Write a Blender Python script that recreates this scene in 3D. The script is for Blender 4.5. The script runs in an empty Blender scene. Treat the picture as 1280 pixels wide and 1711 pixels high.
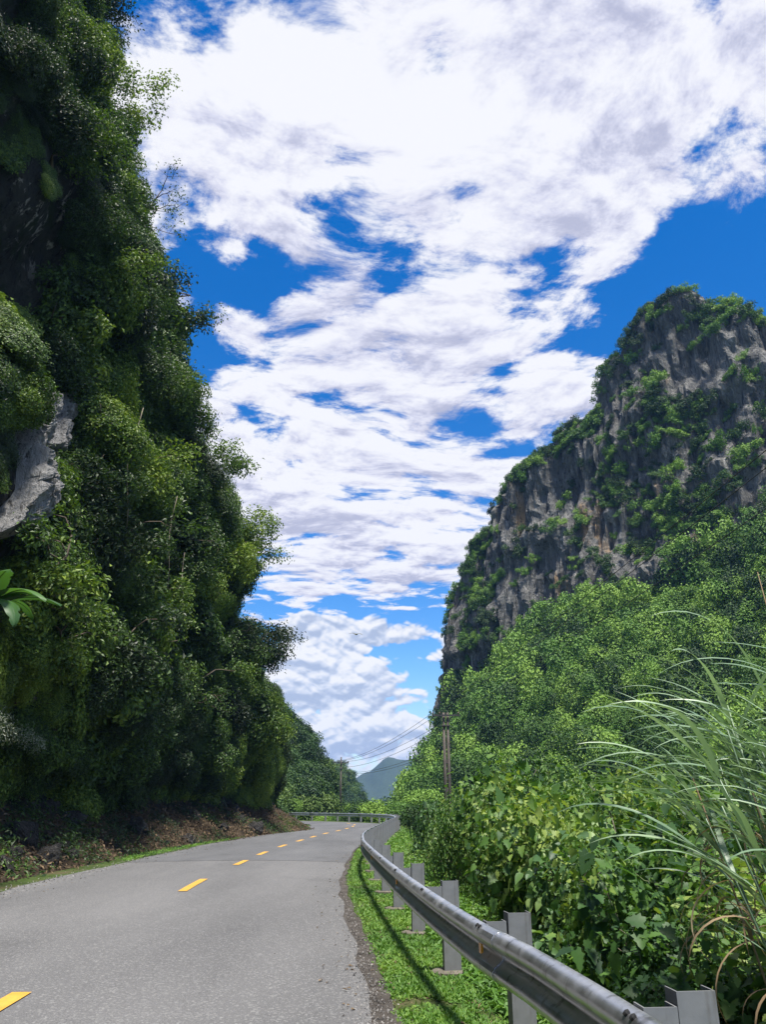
import bpy, math, random
import numpy as np
from mathutils import Vector, Matrix, Quaternion, Euler

# ------------------------------------------------------------------ camera, light, sky
scene = bpy.context.scene
COL = scene.collection
R = math.radians

cam_data = bpy.data.cameras.new('camera')
cam = bpy.data.objects.new('camera', cam_data)
COL.objects.link(cam)
cam.location = (0, 0, 1.6)
cam.rotation_euler = (R(90 + 20.85), 0, 0)
cam_data.sensor_fit = 'VERTICAL'
cam_data.angle = 2 * math.atan(855.5 / 1285)
cam_data.clip_start = 0.05
cam_data.clip_end = 9000
scene.camera = cam

SUN_EL, SUN_AZ = 70, 160          # degrees; azimuth from +Y, negative to the left
EXPOSURE = 1.0
sd = Vector((math.sin(R(SUN_AZ)) * math.cos(R(SUN_EL)), math.cos(R(SUN_AZ)) * math.cos(R(SUN_EL)), math.sin(R(SUN_EL))))
sun_data = bpy.data.lights.new('sun', 'SUN')
sun_data.energy = 4.6
sun_data.angle = R(7.0)
sun_data.color = (1.0, .95, .87)
sun = bpy.data.objects.new('sun', sun_data)
COL.objects.link(sun)
sun.rotation_euler = sd.to_track_quat('Z', 'Y').to_euler()

scene.view_settings.view_transform = 'Standard'
scene.view_settings.look = 'None'
scene.view_settings.gamma = 1
scene.view_settings.exposure = EXPOSURE
scene.view_settings.use_curve_mapping = False
scene.render.engine = 'CYCLES'
scene.cycles.max_bounces = 6
scene.cycles.diffuse_bounces = 3
scene.cycles.glossy_bounces = 2
scene.cycles.transmission_bounces = 4
scene.cycles.volume_bounces = 0
scene.cycles.use_denoising = True
scene.cycles.sample_clamp_indirect = 4


class NT:
    """small helper for writing node trees"""
    def __init__(self, tree):
        self.t = tree
        self.n = tree.nodes
        self.l = tree.links

    def node(self, kind, **kw):
        n = self.n.new(kind)
        for k, v in kw.items():
            setattr(n, k, v)
        return n

    def put(self, sock, v):
        if v is None:
            return
        if isinstance(v, bpy.types.NodeSocket):
            self.l.new(v, sock)
        else:
            sock.default_value = v

    def math(self, op, a, b=None, c=None, clamp=False):
        n = self.node('ShaderNodeMath', operation=op, use_clamp=clamp)
        self.put(n.inputs[0], a)
        self.put(n.inputs[1], b)
        self.put(n.inputs[2], c)
        return n.outputs[0]

    def vmath(self, op, a, b=None, out=0):
        n = self.node('ShaderNodeVectorMath', operation=op)
        self.put(n.inputs[0], a)
        self.put(n.inputs[1], b)
        return n.outputs[out]

    def noise(self, vec, scale, detail=4, rough=.55, dist=0.0, lac=2.0, dim='3D'):
        n = self.node('ShaderNodeTexNoise', noise_dimensions=dim)
        self.put(n.inputs['Vector'], vec)
        n.inputs['Scale'].default_value = scale
        n.inputs['Detail'].default_value = detail
        n.inputs['Roughness'].default_value = rough
        n.inputs['Distortion'].default_value = dist
        n.inputs['Lacunarity'].default_value = lac
        return n.outputs['Fac']

    def step(self, v, lo, hi, a=0.0, b=1.0):
        n = self.node('ShaderNodeMapRange', interpolation_type='SMOOTHSTEP')
        self.put(n.inputs[0], v)
        n.inputs[1].default_value = lo
        n.inputs[2].default_value = hi
        n.inputs[3].default_value = a
        n.inputs[4].default_value = b
        return n.outputs[0]

    def mix(self, f, a, b, mode='MIX'):
        n = self.node('ShaderNodeMix', data_type='RGBA', blend_type=mode)
        self.put(n.inputs[0], f)
        for s, v in ((n.inputs[6], a), (n.inputs[7], b)):
            if isinstance(v, tuple) and len(v) == 3:
                v = v + (1,)
            self.put(s, v)
        return n.outputs[2]

    def ramp(self, f, stops):
        n = self.node('ShaderNodeValToRGB')
        e = n.color_ramp.elements
        while len(e) < len(stops):
            e.new(.5)
        for el, (p, c) in zip(e, stops):
            el.position = p
            el.color = tuple(c) + (1,)
        self.put(n.inputs[0], f)
        return n.outputs[0]

    def mapping(self, vec, scale=(1, 1, 1), rot=(0, 0, 0), loc=(0, 0, 0)):
        n = self.node('ShaderNodeMapping')
        self.put(n.inputs[0], vec)
        n.inputs['Scale'].default_value = scale
        n.inputs['Rotation'].default_value = rot
        n.inputs['Location'].default_value = loc
        return n.outputs[0]


world = bpy.data.worlds.new('World')
scene.world = world
world.use_nodes = True


def build_sky():
    w = NT(world.node_tree)
    w.n.clear()
    out = w.node('ShaderNodeOutputWorld')
    bg = w.node('ShaderNodeBackground')
    bg.inputs['Strength'].default_value = 0.11
    w.l.new(bg.outputs[0], out.inputs[0])
    sky = w.node('ShaderNodeTexSky', sky_type='NISHITA')
    sky.sun_disc = False
    sky.sun_elevation = R(SUN_EL)
    sky.sun_rotation = R(SUN_AZ)
    sky.altitude = 400
    sky.air_density = 1.0
    sky.dust_density = 0.35
    sky.ozone_density = 2.0
    hs = w.node('ShaderNodeHueSaturation')
    hs.inputs['Hue'].default_value = .508
    hs.inputs['Saturation'].default_value = 1.45
    hs.inputs['Value'].default_value = .88
    w.l.new(sky.outputs[0], hs.inputs['Color'])
    blue = hs.outputs[0]
    tc = w.node('ShaderNodeTexCoord')
    d = tc.outputs['Generated']
    sep = w.node('ShaderNodeSeparateXYZ')
    w.l.new(d, sep.inputs[0])
    dx, dy, dz = sep.outputs
    zc = w.math('ADD', w.math('MAXIMUM', dz, 0.0), .07)
    comb = w.node('ShaderNodeCombineXYZ')
    w.l.new(w.math('DIVIDE', dx, zc), comb.inputs[0])
    w.l.new(w.math('DIVIDE', dy, zc), comb.inputs[1])
    P = comb.outputs[0]

    def bump(az, el, rad, amp):
        c = (math.sin(R(az)) * math.cos(R(el)), math.cos(R(az)) * math.cos(R(el)), math.sin(R(el)))
        dot = w.vmath('DOT_PRODUCT', d, c, out=1)
        return w.math('MULTIPLY', w.step(dot, math.cos(R(rad)), 1.0), amp)

    # high broken layer
    def warp(vec, scale, amt):
        n = w.node('ShaderNodeTexNoise', noise_dimensions='2D')
        w.l.new(vec, n.inputs['Vector'])
        n.inputs['Scale'].default_value = scale
        n.inputs['Detail'].default_value = 3
        return w.vmath('ADD', vec, w.vmath('MULTIPLY', w.vmath('SUBTRACT', n.outputs['Color'], (.5, .5, .5)), (amt, amt, 0)))
    Pw = warp(P, 1.3, .30)
    Pr = w.mapping(Pw, rot=(0, 0, R(-18)), scale=(1.0, 1.25, 1), loc=(3.1, 1.7, 0))
    big = w.noise(Pr, 1.1, 3, .5, dim='2D')
    mid = w.noise(Pr, 4.2, 10, .64, dim='2D')
    cellv = w.node('ShaderNodeTexVoronoi', feature='SMOOTH_F1', voronoi_dimensions='2D')
    w.l.new(warp(Pr, 9.0, .07), cellv.inputs['Vector'])
    cellv.inputs['Scale'].default_value = 7.5
    cellv.inputs['Smoothness'].default_value = .6
    cell = w.math('SUBTRACT', .5, cellv.outputs['Distance'])
    cov = w.math('SUBTRACT', big, w.step(dz, .275, .225, 0, .45))
    for b in CLOUD_BUMPS:
        cov = w.math('ADD', cov, bump(*b))
    dens = w.math('ADD', w.math('MULTIPLY', cov, .80), w.math('MULTIPLY', w.math('SUBTRACT', mid, .13), 1.45))
    dens = w.math('ADD', dens, w.math('MULTIPLY', cell, .36))
    a_hi = w.step(dens, .88, 1.12)
    # the same field sampled a little towards the sun gives each puff a lit and a dull side
    mid2 = w.noise(w.vmath('ADD', Pr, (-.02, -.05, 0)), 4.2, 6, .64, dim='2D')
    shade = w.math('MULTIPLY', w.math('SUBTRACT', mid, mid2), 2.6)
    shade = w.math('ADD', shade, w.math('MULTIPLY', w.math('SUBTRACT', w.noise(Pr, 2.1, 6, .6, dim='2D'), .52), -1.5))
    shade = w.math('ADD', shade, w.math('MULTIPLY', w.math('SUBTRACT', cell, .1), .35))
    val = w.step(w.math('ADD', shade, .62), .12, .85)
    hi_col = w.ramp(val, [(0, (.52, .54, .70)), (.5, (.76, .77, .91)), (1, (.97, .975, 1.02))])

    # low cumulus towards the horizon, in azimuth and elevation
    az = w.math('ARCTAN2', dx, dy)
    el = w.math('ARCSINE', dz)
    c2 = w.node('ShaderNodeCombineXYZ')
    w.l.new(w.math('MULTIPLY', az, 1.0), c2.inputs[0])
    w.l.new(w.math('MULTIPLY', el, 1.7), c2.inputs[1])
    Q = w.mapping(c2.outputs[0], loc=(.3, .2, .7))
    n1 = w.noise(Q, 5.5, 3, .5, dim='2D')
    def billow(vec):
        tot = .16
        for sc_, am in ((9, .85), (19, .5), (41, .28), (83, .16)):
            n_ = w.noise(vec, sc_, 0, .5, dim='2D')
            tot = w.math('ADD', tot, w.math('MULTIPLY', w.math('ABSOLUTE', w.math('SUBTRACT', n_, .5)), am * 2))
        return tot
    n2 = billow(Q)
    n2b = billow(w.vmath('ADD', Q, (-.003, .011, 0)))
    cum = w.math('ADD', w.math('MULTIPLY', w.math('ADD', n1, .28), .36), w.math('MULTIPLY', n2, .5))
    top = None
    for b in CUMULUS_BUMPS:
        az0, el0, rx, ry, amp = b
        ex = w.math('DIVIDE', w.math('SUBTRACT', az, R(az0)), R(rx))
        ey = w.math('DIVIDE', w.math('SUBTRACT', el, R(el0)), R(ry))
        r2 = w.math('ADD', w.math('MULTIPLY', ex, ex), w.math('MULTIPLY', ey, ey))
        wt = w.step(r2, 1.6, 0.0)
        cum = w.math('ADD', cum, w.math('MULTIPLY', wt, amp))
        g = w.math('MULTIPLY', wt, w.math('MULTIPLY', ey, .30))
        top = g if top is None else w.math('ADD', top, g)
    cum = w.math('MULTIPLY', cum, w.step(el, R(17), R(11)))
    a_lo = w.step(cum, .60, .70)
    lit = w.math('ADD', w.math('ADD', w.math('MULTIPLY', w.math('SUBTRACT', n2, n2b), 1.3), .56), top)
    lo_col = w.ramp(w.step(lit, .2, .85), [(0, (.48, .56, .74)), (.5, (.72, .78, .92)), (1, (1.0, 1.0, 1.02))])
    # thin pale band just above the hills
    band = w.math('MULTIPLY', w.step(el, R(9.5), R(1.0)), .55)

    K = 1.0 / (2 ** EXPOSURE) / .11
    col = w.mix(w.math('MULTIPLY', band, .8), blue, tuple(K * v for v in (.62, .75, .95)))
    hc = w.vmath('SCALE', hi_col)
    hc.node.inputs['Scale'].default_value = K
    lc = w.vmath('SCALE', lo_col)
    lc.node.inputs['Scale'].default_value = K
    col = w.mix(w.math('MULTIPLY', a_hi, .97), col, hc)
    col = w.mix(w.math('MULTIPLY', a_lo, .96), col, lc)
    w.l.new(col, bg.inputs['Color'])
    world.cycles.sampling_method = 'MANUAL'
    world.cycles.sample_map_resolution = 512


# azimuth, elevation, radius, amount (degrees): where the broken layer is thick or open
CLOUD_BUMPS = [(5, 51.5, 8, .20), (-13, 53, 9, .16), (8, 50, 24, .32), (24, 47, 13, .18), (-17, 43.5, 9, .20), (-6, 37, 7, -.34), (-14, 37.5, 5, -.26), (-20, 47.5, 6, -.17), (3, 35, 4.5, -.12),
               (32, 37.5, 8.5, -.42), (25, 34, 6, -.28), (-4, 27, 13, .20), (10, 26, 13, .17), (-4, 19.5, 11, .19), (9, 19, 10, .17)]
# azimuth, elevation, half width, half height, amount
CUMULUS_BUMPS = [(-3.4, 12.1, 6.4, 1.6, .34), (-5.0, 13.0, 2.8, 1.3, .14), (-5.4, 9.0, 4.6, 2.3, .32), (-1.6, 7.7, 4.6, 1.7, .24), (-2.5, 4.8, 8, 1.8, .26)]
build_sky()

# ------------------------------------------------------------------ helpers
rng = np.random.default_rng(7)
random.seed(7)


def _hash(ix, iy, iz):
    h = (ix.astype(np.int64) * 374761393 + iy.astype(np.int64) * 668265263 + iz.astype(np.int64) * 1274126177) & 0xffffffff
    h = ((h ^ (h >> 13)) * 1103515245) & 0xffffffff
    h = ((h ^ (h >> 16)) * 2246822519) & 0xffffffff
    return ((h ^ (h >> 15)) & 0xffffff) / float(0xffffff)


def vnoise(p):
    p = np.asarray(p, float)
    i = np.floor(p).astype(np.int64)
    f = p - i
    f = f * f * (3 - 2 * f)
    r = 0
    for a in (0, 1):
        for b in (0, 1):
            for c in (0, 1):
                wgt = (f[..., 0] if a else 1 - f[..., 0]) * (f[..., 1] if b else 1 - f[..., 1]) * (f[..., 2] if c else 1 - f[..., 2])
                r = r + wgt * _hash(i[..., 0] + a, i[..., 1] + b, i[..., 2] + c)
    return r


def fbm(p, octv=4, gain=.5):
    p = np.asarray(p, float)
    s, a, t = 0, 1.0, 0
    for k in range(octv):
        s = s + a * vnoise(p * (2.0 ** k) + 17.3 * k)
        t += a
        a *= gain
    return s / t


def smooth_path(pts, step):
    """Catmull-Rom through pts, resampled at even steps"""
    pts = np.asarray(pts, float)
    ext = np.vstack([2 * pts[0] - pts[1], pts, 2 * pts[-1] - pts[-2]])
    o = []
    for i in range(1, len(ext) - 2):
        p0, p1, p2, p3 = ext[i - 1:i + 3]
        for t in np.linspace(0, 1, 24, endpoint=False):
            o.append(.5 * ((2 * p1) + (-p0 + p2) * t + (2 * p0 - 5 * p1 + 4 * p2 - p3) * t * t + (-p0 + 3 * p1 - 3 * p2 + p3) * t ** 3))
    o.append(ext[-2])
    o = np.array(o)
    s = np.concatenate([[0], np.cumsum(np.linalg.norm(np.diff(o, axis=0), axis=1))])
    n = max(2, int(s[-1] / step) + 1)
    q = np.linspace(0, s[-1], n)
    return np.stack([np.interp(q, s, o[:, k]) for k in range(o.shape[1])], 1), q


def tangents(p):
    t = np.gradient(p, axis=0)
    return t / np.linalg.norm(t, axis=1, keepdims=True)


def mesh_np(name, v, faces, mat=None, smooth=False):
    """faces: an (n,k) array, or a list of such arrays"""
    m = bpy.data.meshes.new(name)
    v = np.asarray(v, np.float32).reshape(-1, 3)
    fl = faces if isinstance(faces, list) else [faces]
    fl = [np.asarray(f, np.int32) for f in fl if len(f)]
    m.vertices.add(len(v))
    m.vertices.foreach_set('co', v.ravel())
    idx = np.concatenate([f.ravel() for f in fl])
    tot = np.concatenate([np.full(len(f), f.shape[1], np.int32) for f in fl])
    start = np.concatenate([[0], np.cumsum(tot)[:-1]]).astype(np.int32)
    m.loops.add(len(idx))
    m.loops.foreach_set('vertex_index', idx)
    m.polygons.add(len(tot))
    m.polygons.foreach_set('loop_start', start)
    m.polygons.foreach_set('loop_total', tot)
    m.polygons.foreach_set('use_smooth', np.full(len(tot), smooth, bool))
    m.update(calc_edges=True)
    m.validate()
    if mat:
        m.materials.append(mat)
    return m


def link(name, data, parent=None, loc=None, rot=None, scale=None):
    o = bpy.data.objects.new(name, data)
    COL.objects.link(o)
    if parent:
        o.parent = parent
    if loc is not None:
        o.location = loc
    if rot is not None:
        o.rotation_euler = rot
    if scale is not None:
        o.scale = scale if hasattr(scale, '__len__') else (scale,) * 3
    return o


def tag(o, label=None, cat=None, group=None, kind=None):
    if label:
        o['label'] = label
    if cat:
        o['category'] = cat
    if group:
        o['group'] = group
    if kind:
        o['kind'] = kind
    return o


def grid_faces(nu, nv):
    a = np.arange(nu * nv).reshape(nu, nv)
    return np.stack([a[:-1, :-1], a[1:, :-1], a[1:, 1:], a[:-1, 1:]], -1).reshape(-1, 4)


class MB:
    """collects tubes and boxes into one mesh"""
    def __init__(self):
        self.v, self.q, self.t, self.n = [], [], [], 0

    def add(self, v, q=None, t=None):
        v = np.asarray(v, float).reshape(-1, 3)
        if q is not None and len(q):
            self.q.append(np.asarray(q) + self.n)
        if t is not None and len(t):
            self.t.append(np.asarray(t) + self.n)
        self.v.append(v)
        self.n += len(v)
        return self

    def tube(self, pts, radii, sides=6):
        pts = np.asarray(pts, float)
        radii = np.broadcast_to(np.asarray(radii, float), (len(pts),))
        tg = tangents(pts)
        ref = np.array([0, 0, 1.0]) if abs(tg[0][2]) < .9 else np.array([1.0, 0, 0])
        rings = []
        for p, t, r in zip(pts, tg, radii):
            a = np.cross(t, ref)
            a /= np.linalg.norm(a) + 1e-9
            b = np.cross(t, a)
            ref = -np.cross(t, a) if False else ref
            th = np.linspace(0, 2 * np.pi, sides, endpoint=False)
            rings.append(p + r * (np.cos(th)[:, None] * a + np.sin(th)[:, None] * b))
        v = np.concatenate(rings)
        n = len(pts)
        q = []
        for i in range(n - 1):
            for k in range(sides):
                k2 = (k + 1) % sides
                q.append((i * sides + k, i * sides + k2, (i + 1) * sides + k2, (i + 1) * sides + k))
        base = len(v)
        v = np.vstack([v, pts[0], pts[-1]])
        t = [(base, (k + 1) % sides, k) for k in range(sides)] + [(base + 1, (n - 1) * sides + k, (n - 1) * sides + (k + 1) % sides) for k in range(sides)]
        return self.add(v, q, t)

    def box(self, c, s, rz=0):
        x, y, z = np.array(s) / 2
        v = np.array([(a * x, b * y, e * z) for e in (-1, 1) for b in (-1, 1) for a in (-1, 1)])
        cr, sr = math.cos(rz), math.sin(rz)
        v = np.stack([v[:, 0] * cr - v[:, 1] * sr, v[:, 0] * sr + v[:, 1] * cr, v[:, 2]], 1) + np.array(c)
        q = [(0, 2, 3, 1), (4, 5, 7, 6), (0, 1, 5, 4), (2, 6, 7, 3), (0, 4, 6, 2), (1, 3, 7, 5)]
        return self.add(v, q)

    def mesh(self, name, mat=None, smooth=False):
        f = []
        if self.q:
            f.append(np.concatenate(self.q))
        if self.t:
            f.append(np.concatenate(self.t))
        return mesh_np(name, np.concatenate(self.v), f, mat, smooth)


def unit(a):
    return a / (np.linalg.norm(a, axis=-1, keepdims=True) + 1e-9)


# ------------------------------------------------------------------ materials
def mat_new(name):
    m = bpy.data.materials.new(name)
    m.use_nodes = True
    w = NT(m.node_tree)
    b = m.node_tree.nodes['Principled BSDF']
    return m, w, b


def bumpy(w, b, h, strength=.4, dist=.05):
    n = w.node('ShaderNodeBump')
    n.inputs['Strength'].default_value = strength
    n.inputs['Distance'].default_value = dist
    w.put(n.inputs['Height'], h)
    w.l.new(n.outputs[0], b.inputs['Normal'])


def leaf_mat(name, stops, trans=.28, rough=.5, spread=.5, patch=.12, spec=.35, tint=(1.25, 1.35, .55), pamp=1.3, leafv=.5):
    """leaves: colour differs by plant, by patch of the wood and by single leaf"""
    m, w, b = mat_new(name)
    oi = w.node('ShaderNodeObjectInfo')
    geo = w.node('ShaderNodeNewGeometry')
    pn = w.noise(geo.outputs['Position'], patch, 3, .5)
    f = w.math('MULTIPLY', w.math('SUBTRACT', oi.outputs['Random'], .5), spread)
    f = w.math('ADD', f, w.math('MULTIPLY', w.math('SUBTRACT', pn, .5), pamp))
    f = w.math('ADD', f, w.math('MULTIPLY', w.math('SUBTRACT', geo.outputs['Random Per Island'], .5), leafv))
    f = w.math('ADD', f, .5, clamp=True)
    col = w.ramp(f, stops)
    w.l.new(col, b.inputs['Base Color'])
    b.inputs['Roughness'].default_value = rough
    b.inputs['Specular IOR Level'].default_value = spec
    tr = w.node('ShaderNodeBsdfTranslucent')
    tcol = w.mix(1.0, col, tint, 'MULTIPLY')
    w.l.new(tcol, tr.inputs['Color'])
    mx = w.node('ShaderNodeMixShader')
    mx.inputs[0].default_value = trans
    w.l.new(b.outputs[0], mx.inputs[1])
    w.l.new(tr.outputs[0], mx.inputs[2])
    out = [n for n in w.n if n.type == 'OUTPUT_MATERIAL'][0]
    w.l.new(mx.outputs[0], out.inputs[0])
    return m


def plain(name, col, rough=.7, metal=0.0, var=.25, scale=8, bump=0.0, spec=.4):
    m, w, b = mat_new(name)
    tc = w.node('ShaderNodeTexCoord')
    n = w.noise(tc.outputs['Object'], scale, 6, .6)
    c0 = tuple(c * (1 - var) for c in col)
    c1 = tuple(min(1, c * (1 + var)) for c in col)
    w.l.new(w.ramp(n, [(.3, c0), (.7, c1)]), b.inputs['Base Color'])
    b.inputs['Roughness'].default_value = rough
    b.inputs['Metallic'].default_value = metal
    b.inputs['Specular IOR Level'].default_value = spec
    if bump:
        bumpy(w, b, n, bump, .03)
    return m


M = {}
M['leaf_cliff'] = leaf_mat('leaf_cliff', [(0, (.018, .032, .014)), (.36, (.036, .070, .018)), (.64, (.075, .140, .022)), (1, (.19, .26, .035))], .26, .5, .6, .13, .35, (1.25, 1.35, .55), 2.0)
M['leaf_hill'] = leaf_mat('leaf_hill', [(0, (.024, .055, .014)), (.35, (.060, .128, .022)), (.65, (.110, .220, .034)), (1, (.19, .31, .050))], .13, .6, 1.25, .07, .3, (1.25, 1.35, .55), 1.2, .25)
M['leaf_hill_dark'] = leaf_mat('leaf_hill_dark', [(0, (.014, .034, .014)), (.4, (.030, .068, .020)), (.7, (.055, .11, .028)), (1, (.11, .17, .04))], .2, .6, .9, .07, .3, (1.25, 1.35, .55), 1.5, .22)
M['leaf_near'] = leaf_mat('leaf_near', [(0, (.018, .048, .018)), (.4, (.046, .108, .026)), (.72, (.095, .185, .036)), (1, (.22, .29, .065))], .32, .5, .6, .7, .3, (1.25, 1.35, .55), 1.9, .7)
M['leaf_broad'] = leaf_mat('leaf_broad', [(0, (.026, .064, .024)), (.5, (.066, .142, .040)), (1, (.19, .28, .085))], .32, .48, .6, .7, .35, (1.25, 1.35, .55), 1.7, .7)
M['leaf_weed'] = leaf_mat('leaf_weed', [(0, (.035, .085, .018)), (.45, (.085, .19, .03)), (1, (.20, .31, .05))], .3, .55, .2, .5)
M['leaf_pale'] = leaf_mat('leaf_pale', [(0, (.05, .075, .05)), (.5, (.14, .17, .11)), (1, (.42, .43, .36))], .25, .5, .2, .8)
M['blade'] = leaf_mat('blade', [(0, (.07, .12, .075)), (.5, (.14, .22, .135)), (1, (.24, .33, .20))], .22, .38, .7, .3, .5, (1.15, 1.3, .7))
M['blade_dry'] = leaf_mat('blade_dry', [(0, (.12, .075, .04)), (.5, (.28, .20, .12)), (1, (.45, .36, .23))], .2, .7, .7, .5, .2, (1.2, 1, .7))
M['banana'] = leaf_mat('banana', [(0, (.03, .075, .025)), (.5, (.055, .13, .035)), (1, (.11, .22, .05))], .3, .4, .6, .3, .4)
M['litter'] = leaf_mat('litter', [(0, (.03, .022, .014)), (.5, (.10, .07, .04)), (1, (.24, .17, .10))], .05, .8, .3, .8, .2, (1, 1, 1))
M['bark'] = plain('bark', (.11, .085, .062), .9, 0, .4, 6, .5)
M['twig'] = plain('twig', (.20, .17, .13), .9, 0, .3, 8, .3)
M['stem'] = plain('stem', (.10, .13, .05), .7, 0, .3, 8)


def make_asphalt(name, a, b_, speck, rough=.88):
    m, w, b = mat_new(name)
    tc = w.node('ShaderNodeTexCoord')
    P = tc.outputs['Object']
    big = w.noise(w.mapping(P, scale=(1, .22, 1)), .55, 5, .55)
    fine = w.noise(P, 85, 3, .8)
    vor = w.node('ShaderNodeTexVoronoi')
    w.l.new(P, vor.inputs['Vector'])
    vor.inputs['Scale'].default_value = 55
    col = w.ramp(big, [(.32, tuple(c * .86 for c in a)), (.68, tuple(c * 1.1 for c in b_))])
    col = w.mix(w.step(fine, .52, .70, 0, .75), col, speck)
    col = w.mix(w.step(fine, .48, .30, 0, .75), col, tuple(c * .3 for c in a))
    sepc = w.node('ShaderNodeSeparateColor')
    w.l.new(vor.outputs['Color'], sepc.inputs[0])
    col = w.mix(w.step(sepc.outputs[0], .80, .97, 0, .55), col, speck)
    stain = w.noise(P, .35, 6, .65)
    col = w.mix(w.step(stain, .56, .72, 0, .28), col, tuple(c * .55 for c in a))
    w.l.new(col, b.inputs['Base Color'])
    b.inputs['Roughness'].default_value = rough
    b.inputs['Specular IOR Level'].default_value = .3
    bumpy(w, b, w.math('ADD', fine, w.math('MULTIPLY', vor.outputs['Distance'], .8)), .55, .008)
    return m


M['asphalt'] = make_asphalt('asphalt', (.092, .092, .095), (.118, .117, .118), (.24, .24, .235))
M['asphalt_new'] = make_asphalt('asphalt_new', (.076, .078, .083), (.100, .102, .107), (.18, .18, .18))


def make_paint():
    m, w, b = mat_new('yellow_paint')
    tc = w.node('ShaderNodeTexCoord')
    n = w.noise(tc.outputs['Object'], 40, 5, .7)
    n2 = w.noise(tc.outputs['Object'], 5, 4, .6)
    col = w.ramp(n2, [(.3, (.46, .235, .025)), (.7, (.55, .31, .045))])
    col = w.mix(w.step(n, .54, .68, 0, .85), col, (.13, .12, .10))
    w.l.new(col, b.inputs['Base Color'])
    b.inputs['Roughness'].default_value = .7
    return m


M['paint'] = make_paint()


def make_ground():
    m, w, b = mat_new('ground_soil')
    tc = w.node('ShaderNodeTexCoord')
    P = tc.outputs['Object']
    n = w.noise(P, .8, 6, .6)
    f = w.noise(P, 22, 5, .7)
    col = w.ramp(n, [(.3, (.030, .045, .014)), (.5, (.045, .075, .018)), (.7, (.085, .07, .04))])
    col = w.mix(w.step(f, .5, .75, 0, .5), col, (.12, .10, .06))
    w.l.new(col, b.inputs['Base Color'])
    b.inputs['Roughness'].default_value = .95
    b.inputs['Specular IOR Level'].default_value = .1
    bumpy(w, b, f, .8, .03)
    return m


M['ground'] = make_ground()


def make_shoulder():
    m, w, b = mat_new('shoulder_dirt')
    tc = w.node('ShaderNodeTexCoord')
    P = tc.outputs['Object']
    n = w.noise(P, 3.0, 6, .65)
    f = w.noise(P, 60, 5, .75)
    col = w.ramp(n, [(.35, (.028, .022, .017)), (.65, (.075, .064, .054))])
    col = w.mix(w.step(f, .58, .75, 0, .7), col, (.22, .21, .19))
    w.l.new(col, b.inputs['Base Color'])
    b.inputs['Roughness'].default_value = .95
    bumpy(w, b, f, 1.0, .02)
    return m


M['shoulder'] = make_shoulder()


def make_rock(name, dark, mid, light, ochre_amt=.6, vscale=.16, scale=1.0, soil_z=None, veg=None):
    m, w, b = mat_new(name)
    tc = w.node('ShaderNodeTexCoord')
    P = tc.outputs['Object']
    st = w.mapping(P, scale=(scale, scale, scale * vscale))
    s1 = w.noise(st, .55, 8, .65, .6)
    s2 = w.noise(st, 1.7, 7, .7, .4)
    lump = w.noise(P, .13 * scale, 4, .55)
    fine = w.noise(w.mapping(P, scale=(1, 1, .45)), 2.2 * scale, 8, .7)
    col = w.ramp(w.math('ADD', w.math('MULTIPLY', s1, .6), w.math('MULTIPLY', s2, .4)), [(.34, dark), (.52, mid), (.72, light)])
    crk = w.noise(w.mapping(P, scale=(scale, scale, scale * vscale * .45)), 2.6, 6, .75, .3)
    white = w.math('MULTIPLY', w.step(s2, .55, .64), w.step(lump, .44, .56))
    col = w.mix(w.math('MULTIPLY', white, .85), col, (.50, .47, .43))
    och = w.math('MULTIPLY', w.step(w.noise(w.mapping(P, scale=(1, 1, .5), loc=(31, 7, 5)), .09 * scale, 4, .6), .57, .68), w.step(s1, .42, .62))
    col = w.mix(w.math('MULTIPLY', och, ochre_amt), col, (.42, .27, .13))
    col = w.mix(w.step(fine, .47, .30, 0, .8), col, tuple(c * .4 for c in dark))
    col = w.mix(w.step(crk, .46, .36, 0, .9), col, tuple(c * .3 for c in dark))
    if veg:
        col = w.mix(w.step(w.noise(P, .5 * scale, 6, .65), .50, .62, 0, .8), col, veg)
    if soil_z is not None:
        sep = w.node('ShaderNodeSeparateXYZ')
        w.l.new(P, sep.inputs[0])
        soil = w.ramp(fine, [(.3, (.05, .035, .022)), (.6, (.13, .092, .056)), (.8, (.22, .165, .11))])
        h = w.math('ADD', sep.outputs[2], w.math('MULTIPLY', w.math('SUBTRACT', s1, .5), .8))
        col = w.mix(w.step(h, soil_z - .2, soil_z + .2, 1, 0), col, soil)
    w.l.new(col, b.inputs['Base Color'])
    b.inputs['Roughness'].default_value = .93
    b.inputs['Specular IOR Level'].default_value = .2
    bumpy(w, b, w.math('ADD', w.math('ADD', w.math('ADD', s2, fine), s1), crk), 1.0, .8 / scale)
    return m


M['limestone'] = make_rock('limestone', (.085, .085, .080), (.205, .202, .190), (.44, .43, .40), .9)
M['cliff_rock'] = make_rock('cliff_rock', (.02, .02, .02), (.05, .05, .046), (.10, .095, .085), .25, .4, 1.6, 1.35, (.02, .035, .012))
M['slab_rock'] = make_rock('slab_rock', (.17, .17, .168), (.36, .355, .35), (.56, .55, .54), .05, .3, 2.2)
M['boulder'] = make_rock('boulder', (.03, .03, .028), (.075, .07, .065), (.15, .14, .125), .2, .8, 3.0)
M['forest_floor'] = plain('forest_floor', (.028, .045, .020), .95, 0, .4, .3)


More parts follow.
